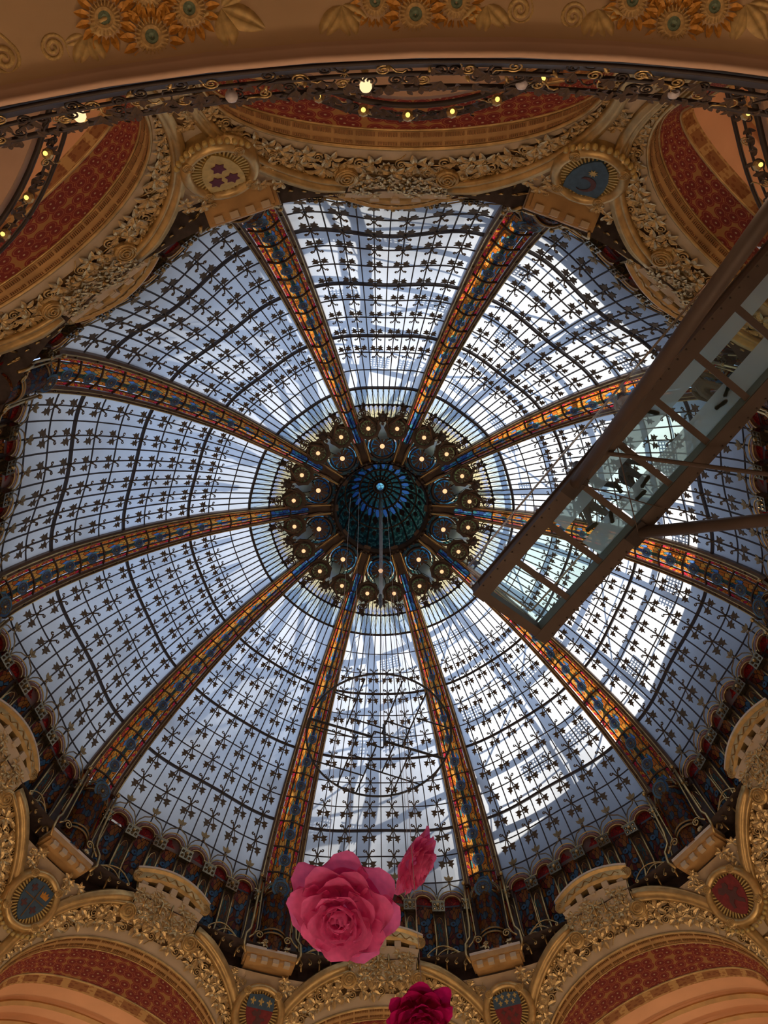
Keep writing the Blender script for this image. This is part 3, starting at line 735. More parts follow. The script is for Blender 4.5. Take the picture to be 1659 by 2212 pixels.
# ------------------------------------------------------------------ arcade of small arched windows at the foot of the dome
def A(ph, z, off=0.0):
    """arcade surface in the bay frame"""
    wv = (1 - math.cos(math.pi * ph)) / 2
    r = 11.80 + .46 * wv + .17 * (22.9 - z) - off
    a = rad(ph * 14.45)
    return Vector((-r * math.sin(a), r * math.cos(a), z))
ARC_LABEL = {0: 'row of small arched windows just behind the pink roses', 36: 'row of small arched windows above the arch at bottom left', 72: 'row of small arched windows at the left edge, level with the lower left rib', 108: 'row of small arched windows at the left edge, level with the dome centre', 144: 'row of small arched windows peeping over the arch at upper left', 180: 'row of small arched windows almost hidden by the top arch', -144: 'row of small arched windows with glowing red panes at upper right', -108: 'row of small arched windows at the right edge, behind the footbridge', -72: 'row of small arched windows at the right edge, below the footbridge', -36: 'row of small arched windows above the arch at bottom right'}
def build_arcade(az):
    root, T0 = polar_root('window_arcade', az, 12.3, 19.9, ARC_LABEL[az], 'window', 'arcades at the foot of the dome')
    for j in range(6):
        pc = (-5 + 2 * j) / 6.0; HWD = 1 / 6.0
        def X(x, z, off=0.0): return A(pc + HWD * x, z, off)      # x in -1..1 across one arch
        def arc(R, zc, n=14, off=0.0, sz=.5): return [X(-R * math.cos(math.pi * i / n), zc + R * sz * math.sin(math.pi * i / n), off) for i in range(n + 1)]
        ZS = 22.22
        def band(b):
            b.grid(lambda u, v: X(-(.62 + .34 * v) * math.cos(math.pi * u), ZS + (.62 + .34 * v) * .5 * math.sin(math.pi * u), .02 + .06 * math.sin(math.pi * v)), 14, 3)
            b.grid(lambda u, v: X(-.62 * math.cos(math.pi * u), ZS + .31 * math.sin(math.pi * u), .02 - .3 * v), 14, 1)
        w = obj('arched_window', cached(('arch_band', j), 'mosaic_brown', band), root, T0)
        for R_ in (.60, .98):
            obj('gold_trim', cached(('arch_trim', j, R_), 'gold_line', lambda b: b.tube(arc(R_, ZS, off=.07), .026, 5), True), w)
        def lun(b): b.grid(lambda u, v: X(-.58 * v * math.cos(math.pi * u), ZS - .02 + .30 * v * math.sin(math.pi * u), -.02), 10, 2)
        obj('red_lunette', cached(('lunette', j), 'red_glass', lun), w)
        def gl(b): b.grid(lambda u, v: X(-.56 + 1.12 * u, 20.15 + (ZS - .02 - 20.15) * v, -.10), 4, 4)
        obj('stained_panel', cached(('arc_panel', j), 'arcade_glass', gl), w)
        for q, (x, z) in enumerate(((.12, 21.55), (-.18, 21.1), (.15, 20.65), (-.1, 20.35))):
            obj('glass_rosette', cached('arc_flower', 'blue_petal_glass', lambda b: b.lathe([(.035, .01), (.11, .0)], 10)), w, frame(X(x, z, -.08), (1, 0, 0), (0, -1, 0)))
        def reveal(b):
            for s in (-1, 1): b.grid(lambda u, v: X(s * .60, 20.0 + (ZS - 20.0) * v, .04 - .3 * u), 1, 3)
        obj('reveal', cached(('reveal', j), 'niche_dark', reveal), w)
        # ogee hood with leaf finial
        def hood(b):
            for s in (-1, 1):
                b.tube([X(s * 1.0, 22.40, .10), X(s * .86, 22.62, .10), X(s * .6, 22.80, .10), X(s * .3, 22.87, .10), X(s * .10, 22.93, .10), X(s * .04, 23.02, .10)], .022, 5)
            c = X(0, 23.06, .10); b.tube([c + Vector((.05 * math.cos(i * .7), 0, .06 * math.sin(i * .7))) for i in range(10)], .016, 5)
            for a_ in (-45, 0, 45):
                b.plate(leaf_outline(.24, .12, 1), .03, frame(X(0, 23.10, .10), (math.sin(rad(a_)), 0, math.cos(rad(a_))), (0, -1, -.3)))
        obj('hood_finial', cached(('hood', j), 'old_gold', hood), w)
    for j in range(7):
        pc = (-6 + 2 * j) / 6.0; HWD = 1 / 6.0
        e0 = -.36 if j > 0 else 0.0; e1 = .36 if j < 6 else 0.0
        def X(x, z, off=0.0): return A(max(-1.02, min(1.02, pc + HWD * x)), z, off)
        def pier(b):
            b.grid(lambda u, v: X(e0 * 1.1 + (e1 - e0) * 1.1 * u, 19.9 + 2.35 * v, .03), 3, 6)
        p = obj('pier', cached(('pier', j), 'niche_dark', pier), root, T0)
        def pan(b):
            b.grid(lambda u, v: X((-.24 + .48 * u) * (1 if 0 < j < 6 else .5), 20.5 + (1.0 + .18 * math.sin(math.pi * u)) * v, .06), 6, 4)
        obj('round_topped_panel', cached(('pier_panel', j), 'arcade_teal', pan), p)
        def pt(b): b.tube([X(-.27, 20.5, .07), X(-.27, 21.4, .07), X(-.16, 21.62, .07), X(0, 21.70, .07), X(.16, 21.62, .07), X(.27, 21.4, .07), X(.27, 20.5, .07)], .012, 4)
        obj('panel_bead', cached(('pier_bead', j), 'gold_line', pt), p)
        def brk(b):
            c = X(0, 21.98, .16); M = frame(c, (1, 0, 0), (0, -1, -.25))
            Rm = M.to_3x3().to_4x4()
            b.box(c, .46 if 0 < j < 6 else .26, .38, .26, Rm)
            for x in (-.14, 0, .14):
                for y in (-.08, .08): b.lathe([(0, .08), (.05, .05), (.06, 0)], 6, M @ Matrix.Translation((x, y, .10)))
        obj('crystal_bracket', cached(('bracket', j), 'crystal', brk), p)
        def brg(b):
            c = X(0, 22.20, .2)
            b.box(c, .54 if 0 < j < 6 else .30, .06, .05)
            b.lathe([(0, .08), (.05, .06), (.07, 0)], 8, frame(X(0, 21.98, .30), (1, 0, 0), (0, -1, -.2)))
        obj('bracket_cap', cached(('bracket_cap', j), 'gold_line', brg), p)
        for s in (-1, 1):
            if (j == 0 and s < 0) or (j == 6 and s > 0): continue
            def stem(b):
                sg = s * .36; dj = (3 - j) * .10
                b.tube([X(sg, 21.85, .10), X(sg, 21.3, .10), X(sg, 20.75, .11), X(sg + dj * .2, 20.45, .16), X(sg + dj * .6, 20.15, .28), X(sg + dj, 19.85, .34), X(sg + dj * 1.2, 19.6, .30)], .035, 5)
                b.lathe([(0, .045), (.035, .03), (.04, 0), (.035, -.03), (0, -.045)], 6, Matrix.Translation(X(sg, 20.78, .11)))
            obj('gilt_stem', cached(('arc_stem', j, s), 'gold_line', stem, True), p)
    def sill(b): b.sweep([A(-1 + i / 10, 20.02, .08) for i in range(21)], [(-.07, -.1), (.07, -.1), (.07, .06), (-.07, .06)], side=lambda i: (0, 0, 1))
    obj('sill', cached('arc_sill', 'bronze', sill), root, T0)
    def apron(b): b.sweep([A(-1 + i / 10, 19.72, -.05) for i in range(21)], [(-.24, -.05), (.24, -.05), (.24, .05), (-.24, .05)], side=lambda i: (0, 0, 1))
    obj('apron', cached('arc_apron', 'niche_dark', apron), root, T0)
    for i in range(30):
        obj('stud', cached('stud', 'gold_line', lambda b: b.lathe([(0, .03), (.025, .02), (.03, 0)], 5)), root, T0 @ frame(A(-.97 + 1.94 * i / 29, 20.02, .18), (1, 0, 0), (0, -1, 0)))
    # fan of curled gilt rods in the corners by the ribs
    for s in (-1, 1):
        for q in range(5):
            def fan(b):
                L = .35 + .24 * q; H = .30 + .06 * q; pts = []
                for i in range(9):
                    t = i / 8; lat = .05 * q + L * t ** .8
                    pts.append(A(s * (1.0 - lat / 2.97), 19.60 + .05 * q + H * math.sin(math.pi * (.12 + .80 * t)), .42 + .12 * t))
                c = pts[-1] + Vector((0, 0, -.02))
                sp = [c + Vector((s * .06 * math.cos(.8 * i) * (1 - i / 9) - s * .06, 0, -.06 * math.sin(.8 * i) * (1 - i / 9))) for i in range(1, 8)]
                b.tube(pts + sp, .024, 5)
            obj('curled_rod', cached(('fan', s, q), 'gold_line', fan, True), root, T0)
for az in VIS_BAYS: build_arcade(az)

# ------------------------------------------------------------------ gilded arches
def Rw(h):
    u = min(19.5 - h, 5.0)
    if u < 0: return 12.315 + .32 * u
    return 12.315 + .746 * u - .043 * u * u
def Wl(s, h, off=0.0):
    """flared drum wall, bay frame; s = sideways (+ = larger azimuth), off = inwards"""
    R = Rw(h) - off * .8; return Vector((-s, math.sqrt(max(R * R - s * s, .1)), h - off * .6))
def ell(rx, rz, h0, th):
    """th in degrees from crown; beyond 90 runs straight down"""
    t = abs(th); sg = 1 if th >= 0 else -1
    if t <= 90: return sg * rx * math.sin(rad(t)), h0 + rz * math.cos(rad(t))
    return sg * rx, h0 - (t - 90) / 90 * 2.6
def c_in(th): return ell(3.83, 2.54, 16.26, th)
def c_out(th): return ell(4.07, 3.51, 16.32, th)
def band(th, u):
    """u 0 = inner arris, 1 = outer moulding"""
    a = c_in(th); c = c_out(th); return a[0] + (c[0] - a[0]) * u, a[1] + (c[1] - a[1]) * u
TH = 150
def wall_n(s, h):
    p = Wl(s, h); n = (Wl(s + .02, h) - Wl(s - .02, h)).cross(Wl(s, h + .02) - Wl(s, h - .02))
    if n.y > 0: n = -n
    return n.normalized()
def soff(q, th):
    """intrados curves: q = (rx, rz, h0, y at crown, slope)"""
    s, h = ell(q[0], q[1], q[2], th); return Vector((-s, q[3] + q[4] * (q[2] + q[1] - h), h))
Q_RT = (3.78, 2.40, 16.25, 13.16, .25); Q_RB = (3.50, 1.28, 16.68, 13.84, .12); Q_GB = (3.43, 1.16, 16.64, 14.10, .12)
def volute_mesh(b):
    b.lathe([(0, .10), (.30, .12), (.95, .05), (1.0, 0), (.98, -.4)], 18)
    p = spiral(.92, 3.0, 44, .06); b.tube([(x, y, .10 + .12 * i / 44) for i, (x, y, z) in enumerate(p)], .085, 5)
ARCH_LABEL = {0: 'gilded arch at the bottom centre behind the pink roses', 36: 'gilded arch in the bottom left corner', 72: 'gilded arch cut by the left edge, right above the blue shield', 108: 'gilded arch beyond the left edge, level with the dome centre', -108: 'gilded arch beyond the right edge, level with the dome centre', 144: 'gilded arch with red flowered soffit in the upper left corner', 180: 'wide gilded arch across the top, lamps strung below it', -144: 'gilded arch at the upper right, crossed by the brown tube', -72: 'gilded arch cut by the right edge, right above the red shield', -36: 'gilded arch in the bottom right corner'}
def build_arch(az):
    root, T0 = polar_root('gilded_arch', az, 14.0, 14.0, ARCH_LABEL[az], 'arch', 'gilded arches under the dome')
    def f_cream(b): b.grid(lambda u, v: Wl(*band(-TH + 2 * TH * u, .0 + .30 * v)), 72, 2)
    obj('cream_border', cached('cream_border', 'cream_plaster', f_cream, True), root, T0)
    def f_ground(b): b.grid(lambda u, v: Wl(*band(-TH + 2 * TH * u, .30 + .70 * v), -.02), 72, 3)
    obj('relief_ground', cached('relief_band', 'relief_ground', f_ground, True), root, T0)
    # pendentive halves
    for s in (-1, 1):
        def pend(b):
            def fn(u, v):
                h = 13.6 + 5.65 * v
                if h >= 16.32: so = 4.07 * math.sqrt(max(0, 1 - ((h - 16.32) / 3.51) ** 2))
                else: so = 4.07
                se = Rw(h) * math.sin(rad(18)); return Wl(s * (so + (se - so) * u), h)
            b.grid(fn, 5, 24)
        obj('pendentive', cached(('pendentive', s), 'cream_plaster', pend, True), root, T0)
        # heavy outer moulding, ending in a volute
        def mould(b):
            path = [Wl(*band(s * t, 1.0), .06) for t in [17 + i * (TH - 17) / 44 for i in range(45)]]
            def side(i):
                t = 17 + i * (TH - 17) / 44; x, h = band(s * t, 1.0); x2, h2 = band(s * t, .8); return Wl(x, h) - Wl(x2, h2)
            def pr(t):
                g = max(.35, 1 - t * .75)
                return [(x * g, -y * g * s) for x, y in ((-.20, -.05), (-.16, .12), (-.08, .14), (-.04, .08), (.02, .18), (.12, .20), (.18, .10), (.24, .12), (.28, -.05))]
            b.sweep(path, pr, side=side)
        obj('outer_moulding', cached(('outer_moulding', s), 'gold', mould, True), root, T0)
        x, h = s * 1.14, 19.40
        n = wall_n(x, h)
        obj('volute', cached('volute', 'gold', volute_mesh, True), root, T0 @ frame(Wl(x, h, .14), (s, 0, 0), n) @ Matrix.Scale(.27, 4) )
    # keystone field and curved console above it
    def key(b):
        def fn(u, v):
            x = -1.22 + 2.44 * u; zt = 20.42 - .16 * (x / 1.2) ** 2; zb = 16.32 + 3.51 * math.sqrt(1 - (x / 4.07) ** 2) - .55
            h = zb + (zt - zb) * v; return Wl(x * (1 - .10 * math.sin(math.pi * v)), h, .04 + .16 * v)
        b.grid(fn, 10, 5)
    obj('keystone_field', cached('keystone_field', 'cream_plaster', key, True), root, T0)
    def cornice(b):
        path = [Vector((-(-1.28 + 2.56 * i / 16), 11.82 + .24 * ((i - 8) / 8.0) ** 2, 20.70 - .20 * ((i - 8) / 8.0) ** 2)) for i in range(17)]
        b.sweep(path, [(-.20, .20), (-.20, -.02), (-.12, -.10), (.10, -.12), (.17, -.2), (.22, -.2), (.22, .20)], side=lambda i: (0, 0, 1))
    co = obj('console', cached('console', 'gold', cornice), root, T0)
    def wave(b):
        b.tube([Vector((-(-1.05 + 2.1 * i / 60), 11.69 + .24 * ((i - 30) / 36.0) ** 2, 20.68 - .20 * ((i - 30) / 36.0) ** 2 + .07 * math.sin(i * .62))) for i in range(61)], .02, 5)
    obj('wave_scroll', cached('wave_scroll', 'gold_line', wave, True), co)
    def lid(b):
        path = [Vector((-(-1.30 + 2.6 * i / 16), 11.90 + .24 * ((i - 8) / 8.0) ** 2, 20.94 - .20 * ((i - 8) / 8.0) ** 2)) for i in range(17)]
        b.sweep(path, [(-.035, -.28), (-.035, .3), (.035, .3), (.035, -.28)], side=lambda i: (0, 0, 1))
    obj('stone_lid', cached('stone_lid', 'pale_stone', lid), co)
    for s in (-1, 1):
        obj('end_scroll', cached('volute', 'gold', volute_mesh, True), co, frame((s * 1.28, 11.96, 20.50), (s, 0, 0), (0, -1, -.35)) @ Matrix.Scale(.19, 4))
    for i in range(5):
        x = -1.0 + .5 * i
        M = frame(Vector((x, 11.88 + .14 * x * x, 20.40 - .13 * x * x)), (1, 0, 0), (0, -1, -.3))
        def bracket(b):
            b.box((0, 0, 0), .22, .2, .22); b.box((0, -.12, .02), .15, .08, .16)
        obj('dentil_block', cached('dentil_block', 'cream_plaster', bracket), root, T0 @ M)
    # relief foliage
    rnd = random.Random(11)
    for row in range(3):
        u = (.40, .60, .80)[row]
        for i in range(42):
            th = -97 + 194 * (i + (row % 2) * .5) / 41.5
            if abs(th) > 99: continue
            x, h = band(th, u + rnd.uniform(-.05, .05)); n = wall_n(x, h)
            wd = (Wl(*band(th, 1)) - Wl(*band(th, 0))).length
            sz = min(.29, wd * .33) * rnd.uniform(.9, 1.15)
            if sz < .06: continue
            a_ = rnd.uniform(0, 6.28)
            M = T0 @ frame(Wl(x, h, .0), (math.cos(a_), 0, math.sin(a_)), n) @ Matrix.Scale(sz, 4)
            q = rnd.random()
            nm, me = ('leaf_spray', me_spray()) if q < .60 else (('scroll', me_scroll()) if q < .86 else ('blossom', me_blossom()))
            obj(nm, me, root, M)
    for i in range(56):
        x = rnd.uniform(-1.08, 1.08); h = rnd.uniform(19.5, 20.2) - .1 * x * x; n = wall_n(x, h); a_ = rnd.uniform(0, 6.28)
        obj('leaf_spray' if i % 4 else 'blossom', me_spray() if i % 4 else me_blossom(), root, T0 @ frame(Wl(x, h, .05 + .12 * max(0, (h - 19.5) / .8)), (math.cos(a_), 0, math.sin(a_)), n) @ Matrix.Scale(rnd.uniform(.16, .23), 4))
    # intrados: moulding with dentils, red flowered band, gilt printed band, vault
    ths = [-TH + 2 * TH * i / 60 for i in range(61)]
    obj('arris_bead', cached('arris_bead', 'gold', lambda b: b.tube([Wl(*c_in(t), .02) for t in ths], .045, 6), True), root, T0)
    def f_m(b): b.grid(lambda u, v: (lambda a, c: a + (c - a) * v)(Wl(*c_in(-TH + 2 * TH * u)), soff(Q_RT, -TH + 2 * TH * u)), 72, 2)
    obj('dentil_band', cached('dentil_band', 'ochre_plaster', f_m, True), root, T0)
    for i in range(24):
        t = -88 + 176 * (i + .5) / 24
        def panl(b):
            for j in range(8):
                tt = t - 2.9 + 5.8 * j / 7
                for f, L in ((.22, .05), (.72, .08)):
                    a = Wl(*c_in(tt)); c = soff(Q_RT, tt); p = a + (c - a) * f
                    b.box(p + Vector((0, 0, -.02)), .03, L, .06)
        if i % 2 == 0 or True:
            tagp(obj('dentil_row', cached(('dentil_row', i), 'dentil_brown', panl), root, T0), kind='stuff')
    def f_r(b): b.grid(lambda u, v: (lambda a, c: a + (c - a) * v)(soff(Q_RT, -TH + 2 * TH * u), soff(Q_RB, -TH + 2 * TH * u)), 72, 3)
    obj('red_flowered_band', cached('red_flowered_band', 'red_flower_band', f_r, True), root, T0)
    def f_g(b): b.grid(lambda u, v: (lambda a, c: a + (c - a) * v)(soff(Q_RB, -TH + 2 * TH * u), soff(Q_GB, -TH + 2 * TH * u)), 72, 1)
    obj('gilt_printed_band', cached('gilt_printed_band', 'gold_print_band', f_g, True), root, T0)
    for Q in (Q_RT, Q_RB):
        obj('gilt_fillet', cached(('gilt_fillet', Q[0]), 'gold', lambda b: b.tube([soff(Q, t) for t in ths], .03, 5), True), root, T0)
    def vault(b):
        b.grid(lambda u, v: soff(Q_GB, -TH + 2 * TH * u) + Vector((0, 4.2 * v, .25 * math.sin(v * 3.14))), 48, 4)
        b.grid(lambda u, v: Vector((-4.2 + 8.4 * u, 18.3, 13.0 + 5.2 * v)), 2, 2)
    obj('gallery_vault', cached('gallery_vault', 'orange_plaster', vault, True), root, T0)
    for q in range(3):
        obj('vault_beam', cached(('vault_beam', q), 'ochre_plaster', lambda b: b.tube([soff(Q_GB, -90 + 180 * i / 20) + Vector((0, .9 + q * 1.0, -.02)) for i in range(21)], .09, 4)), root, T0)
ARCHES = [0, 36, 72, 108, 144, 180, -144, -108, -72, -36]
for az in ARCHES: build_arch(az)

# ------------------------------------------------------------------ crests under the ribs
SHIELD = [(-.46, .50), (-.2, .53), (0, .58), (.2, .53), (.46, .50), (.50, .2), (.46, -.12), (.34, -.40), (.16, -.60), (0, -.70), (-.16, -.60), (-.34, -.40), (-.46, -.12), (-.50, .2)]
def star(n, R, r, cx=0, cy=0, a0=90):
    return [(cx + (R if i % 2 == 0 else r) * math.cos(rad(a0 + 180 * i / n)), cy + (R if i % 2 == 0 else r) * math.sin(rad(a0 + 180 * i / n))) for i in range(2 * n)]
FLEUR = [(0, .5), (.13, .22), (.08, .02), (.22, .20), (.36, .14), (.34, -.06), (.24, -.02), (.14, -.10), (.12, -.20), (.20, -.45), (0, -.30), (-.20, -.45), (-.12, -.20), (-.14, -.10), (-.24, -.02), (-.34, -.06), (-.36, .14), (-.22, .20), (-.08, .02), (-.13, .22)]
BEAST = [(-.30, .18), (-.20, .30), (-.08, .24), (-.02, .34), (.08, .30), (.10, .18), (.02, .12), (.10, .02), (.24, .06), (.30, -.02), (.16, -.08), (.14, -.20), (.26, -.34), (.20, -.42), (.06, -.28), (.0, -.18), (-.10, -.24), (-.12, -.38), (-.20, -.36), (-.18, -.16), (-.08, -.04), (-.10, .08), (-.22, .08)]
CRESTS = {162: ('gold shield with three dark stars on the plate at upper left', 'shield_gold'), -162: ('blue shield with crescent and small star on the plate at upper right', 'shield_blue'), 54: ('blue shield with crown and cross at the bottom left edge', 'shield_blue'), -54: ('red shield with a dark rampant beast at the bottom right edge', 'shield_red'), 18: ('shield with three fleurs-de-lis over red, below the left of the pink rose', 'shield_red'), -18: ('shield with many small fleurs-de-lis over red, right of the dark red rose', 'shield_red')}
def build_crest(az):
    lab, fm = CRESTS[az]
    root, T0 = polar_root('crest', az, 12.9, 17.5, lab, 'coat of arms', 'painted crests under the ribs')
    if abs(az) == 162: root.location.x += .2 if az > 0 else .1
    h0 = 18.35; n = wall_n(0, h0); upv = Wl(0, h0 + .1) - Wl(0, h0 - .1)
    def at(x, y, off=0.0): return frame(Wl(0, h0, .24 + off), Vector((-1, 0, 0)).cross(Vector((0, 0, 0))) if False else upv.cross(n), n) @ Matrix.Translation((x, y, 0))
    B = T0 @ at(0, 0)
    def fr(b): b.lathe([(.60, .02), (.63, .10), (.70, .16), (.78, .14), (.84, .06), (.86, -.4)], 36)
    obj('oval_frame', cached('oval_frame', 'gold', fr, True), root, B)
    obj('ray_ground', cached('ray_ground', 'relief_ground', lambda b: b.lathe([(0, .03), (.62, .02)], 30)), root, B)
    for i in range(40):
        obj('ray', cached('ray', 'shield_gold', lambda b: b.box((.47, 0, .04), .28, .035, .04)), root, B @ Matrix.Rotation(2 * math.pi * i / 40, 4, 'Z'))
    Ms = B @ Matrix.Translation((0, .03, .10)) @ Matrix.Scale(.88, 4)
    sh = obj('shield', cached('shield_plate', fm, lambda b: b.plate(SHIELD, .10)), root, Ms)
    def charge(name, outline, mat, x=0, y=0, s=1.0, z=.015, key=None):
        obj(name, cached((name, key or name), mat, lambda b: b.plate(outline, .02)), sh, Matrix.Translation((x, y, z)) @ Matrix.Scale(s, 4))
    if az == 162:
        for x, y in ((-.20, .22), (.20, .20), (0, -.22)): charge('star_charge', star(6, .19, .12), 'charge_purple', x, y)
    elif az == -162:
        cres = [(.26 * math.cos(rad(a)), .26 * math.sin(rad(a))) for a in range(50, 320, 18)] + [(.07 + .21 * math.cos(rad(a)), .03 + .20 * math.sin(rad(a))) for a in range(300, 66, -18)]
        charge('crescent', cres, 'charge_brown', 0, .16); charge('small_star', star(8, .12, .06), 'shield_gold', 0, -.26)
    elif az == 54:
        obj('cross_charge', cached('cross_charge', 'relief_ground', lambda b: (b.box((0, -.05, 0), .04, 1.1, .02), b.box((0, .02, 0), .86, .04, .02))), sh, Matrix.Translation((0, 0, .012)))
        for x, y in ((-.24, .28), (-.22, -.24), (.2, -.26)): charge('dark_cross', [(-.04, .12), (.04, .12), (.04, .04), (.12, .04), (.12, -.04), (.04, -.04), (.04, -.12), (-.04, -.12), (-.04, -.04), (-.12, -.04), (-.12, .04), (-.04, .04)], 'charge_brown', x, y)
        charge('crown_charge', [(-.14, -.1), (.14, -.1), (.16, .08), (.09, .02), (.07, .13), (.0, .05), (-.07, .13), (-.09, .02), (-.16, .08)], 'flower_orange', .24, .27)
    elif az == -54:
        charge('beast', BEAST, 'charge_brown', 0, .05, 1.15)
    else:
        charge('blue_chief', [(-.46, .50), (-.2, .53), (0, .58), (.2, .53), (.46, .50), (.50, .2), (.485, .1), (-.485, .1), (-.50, .2)], 'shield_blue', 0, 0, 1.0, .006)
        if az == 18:
            for x in (-.30, 0, .30): charge('fleur_de_lis', FLEUR, 'shield_gold', x, .32, .28)
            charge('lion', BEAST, 'charge_brown', 0, -.20, .85)
        else:
            for x, y in ((-.34, .40), (-.12, .43), (.12, .43), (.34, .40), (-.23, .24), (0, .26), (.23, .24)): charge('fleur_de_lis', FLEUR, 'shield_gold', x, y, .20)
            for x, y in ((-.2, -.05), (.1, 0), (-.05, -.25), (.22, -.2), (0, -.45)): charge('dark_mark', star(4, .10, .05), 'charge_brown', x, y)
    for i, a in enumerate((48, 132, 222, 318)):
        obj('frame_scroll', cached('volute', 'gold', volute_mesh, True), root, B @ Matrix.Translation((.74 * math.cos(rad(a)), .74 * math.sin(rad(a)), .14)) @ Matrix.Scale(.13, 4))
    for i in range(13):
        a = rad(-145 + 110 * i / 12)
        obj('garland_bead', cached('garland_bead', 'shield_gold', lambda b: b.lathe([(0, .06), (.05, .05), (.065, 0), (.05, -.05)], 7), True), root, B @ Matrix.Translation((.95 * math.cos(a), .95 * math.sin(a), .10)))
    # abacus plate over the crest
    pc = Vector((0, 12.30, 19.62))
    def aba(b): b.box(pc, 1.72, .62, .20); b.box(pc + Vector((0, .03, -.15)), 1.56, .55, .12)
    ab = obj('abacus', cached('abacus', 'ochre_plaster', aba), root, T0)
    obj('abacus_top', cached('abacus_top', 'pale_stone', lambda b: b.box(pc + Vector((0, 0, .13)), 1.74, .64, .10)), ab)
    for i in range(4):
        obj('dentil_block', cached('abacus_dentil', 'cream_plaster', lambda b: b.box((0, 0, 0), .20, .14, .16)), ab, Matrix.Translation((-.57 + .38 * i, 12.08, 19.40)))
    rnd = random.Random(az)
    for i in range(26):
        if i < 9: p = Vector((rnd.uniform(-.6, .6), rnd.uniform(12.0, 12.3), 19.86 + rnd.uniform(0, .18))); nn = Vector((0, -1, .15)); s = .18
        else:
            sg = 1 if i % 2 else -1; x = sg * rnd.uniform(.55, 1.15); hh = rnd.uniform(18.75, 19.30) if abs(x) < .95 else rnd.uniform(18.5, 19.25)
            p = Wl(x, hh, .06); nn = n; s = rnd.uniform(.16, .23)
        a_ = rnd.uniform(0, 6.28); q = rnd.random()
        nm, me = ('leaf_spray', me_spray()) if q < .6 else (('scroll', me_scroll()) if q < .8 else ('blossom', me_blossom()))
        obj(nm, me, root, T0 @ frame(p, (math.cos(a_), 0, math.sin(a_)), nn) @ Matrix.Scale(s, 4))
    # pierced leaf panels down the pendentive
    for (za, zb, hw, cnt) in ((17.30, 16.62, .52, 12), (16.05, 15.70, .34, 5)):
        zb2 = zb
        def pn(b): b.grid(lambda u, v: Wl((-hw + .10 * v * 0 + 2 * hw * u) * (1 - .25 * v), za + (zb2 - za) * v, .02), 5, 4)
        lp = obj('leaf_panel', cached(('leaf_panel', za), 'relief_ground', pn), root, T0)
        for i in range(cnt):
            x = rnd.uniform(-hw, hw) * .8; hh = rnd.uniform(zb + .08, za - .08)
            obj('leaf_spray', me_spray(), lp, frame(Wl(x, hh, .02), (math.cos(i * 1.7), 0, math.sin(i * 1.7)), wall_n(x, hh)) @ Matrix.Scale(.19, 4))
for az in CRESTS: build_crest(az)

# ------------------------------------------------------------------ balcony soffit overhead with relief sunflowers
def lathe_ring(prof, n=160):
    b = MB(); b.lathe(prof, n); return b
b = lathe_ring([(11.97, 4.55), (11.845, 4.0), (11.85, 3.985), (11.868, 3.98), (11.875, 3.995), (11.905, 3.998), (11.915, 4.008), (11.93, 4.02)])
edge = tagp(obj('trim_balcony_edge', b.mesh('balcony_edge', 'soffit_edge', True)), kind='structure')
b = lathe_ring([(11.93, 4.02), (11.95, 4.04), (12.0, 4.055), (17.0, 4.10)])
ceil = tagp(obj('ceiling_balcony', b.mesh('balcony_soffit', 'soffit_plaster', True)), kind='structure')
b = lathe_ring([(11.97, 4.55), (17.0, 4.55)]); tagp(obj('floor_balcony', b.mesh('balcony_floor', 'hall_floor')), kind='structure')
def f_petal_row(L, Wd, tilt):
    def f(b):
        ridge_leaf(b, L, Wd, Matrix.Rotation(rad(tilt), 4, 'Y'), .6)
    return f
def sunflower(px, py, R):
    p = pix(px, py, 4.075); M = Matrix.Translation(p) @ Matrix.Rotation(math.pi, 4, 'X') @ Matrix.Rotation(random.uniform(0, 6), 4, 'Z') @ Matrix.Scale(R, 4)
    o = obj('sunflower', cached('sunflower_disc', 'flower_cream', lambda b: (b.lathe([(.20, .22), (.30, .24), (.45, .17), (.52, .10), (.40, .0)], 20), [b.box((.40 * math.cos(i * .2618), .40 * math.sin(i * .2618), .2), .2, .035, .05, Matrix.Rotation(i * .2618, 4, 'Z')) for i in range(24)])), ceil, M)
    obj('seed_head', cached('seed_head', 'flower_green', lambda b: b.lathe([(0, .12), (.10, .2), (.22, .2), (.26, .1)], 12)), o)
    for i in range(15):
        obj('petal', cached('sun_petal', 'flower_orange', f_petal_row(.58, .26, -12)), o, Matrix.Rotation(2 * math.pi * i / 15, 4, 'Z') @ Matrix.Translation((.42, 0, .06)))
def f_sleaf(b):
    def fn(u, v):
        x = (u - .5) * 2; wv = .27 * math.sin(math.pi * v ** .75) ** .8 if 0 < v < 1 else 0.0
        return Vector((v, x * wv, .03 + .16 * (1 - x * x) * math.sin(math.pi * min(1, v * .9 + .08)) - .10 * max(0, 1 - abs(x) * 3.5) * math.sin(math.pi * v)))
    b.grid(fn, 10, 8)
def soffit_leaf(px, py, L, ang):
    p = pix(px, py - 10, 4.07); u = (pix(px + 40 * math.cos(rad(ang)), py - 10 + 40 * math.sin(rad(ang)), 4.07) - p)
    obj('relief_leaf', cached('soffit_leaf', 'relief_leaf', f_sleaf, True), ceil, frame(p, u, (0, 0, -1)) @ Matrix.Scale(L * .92, 4))
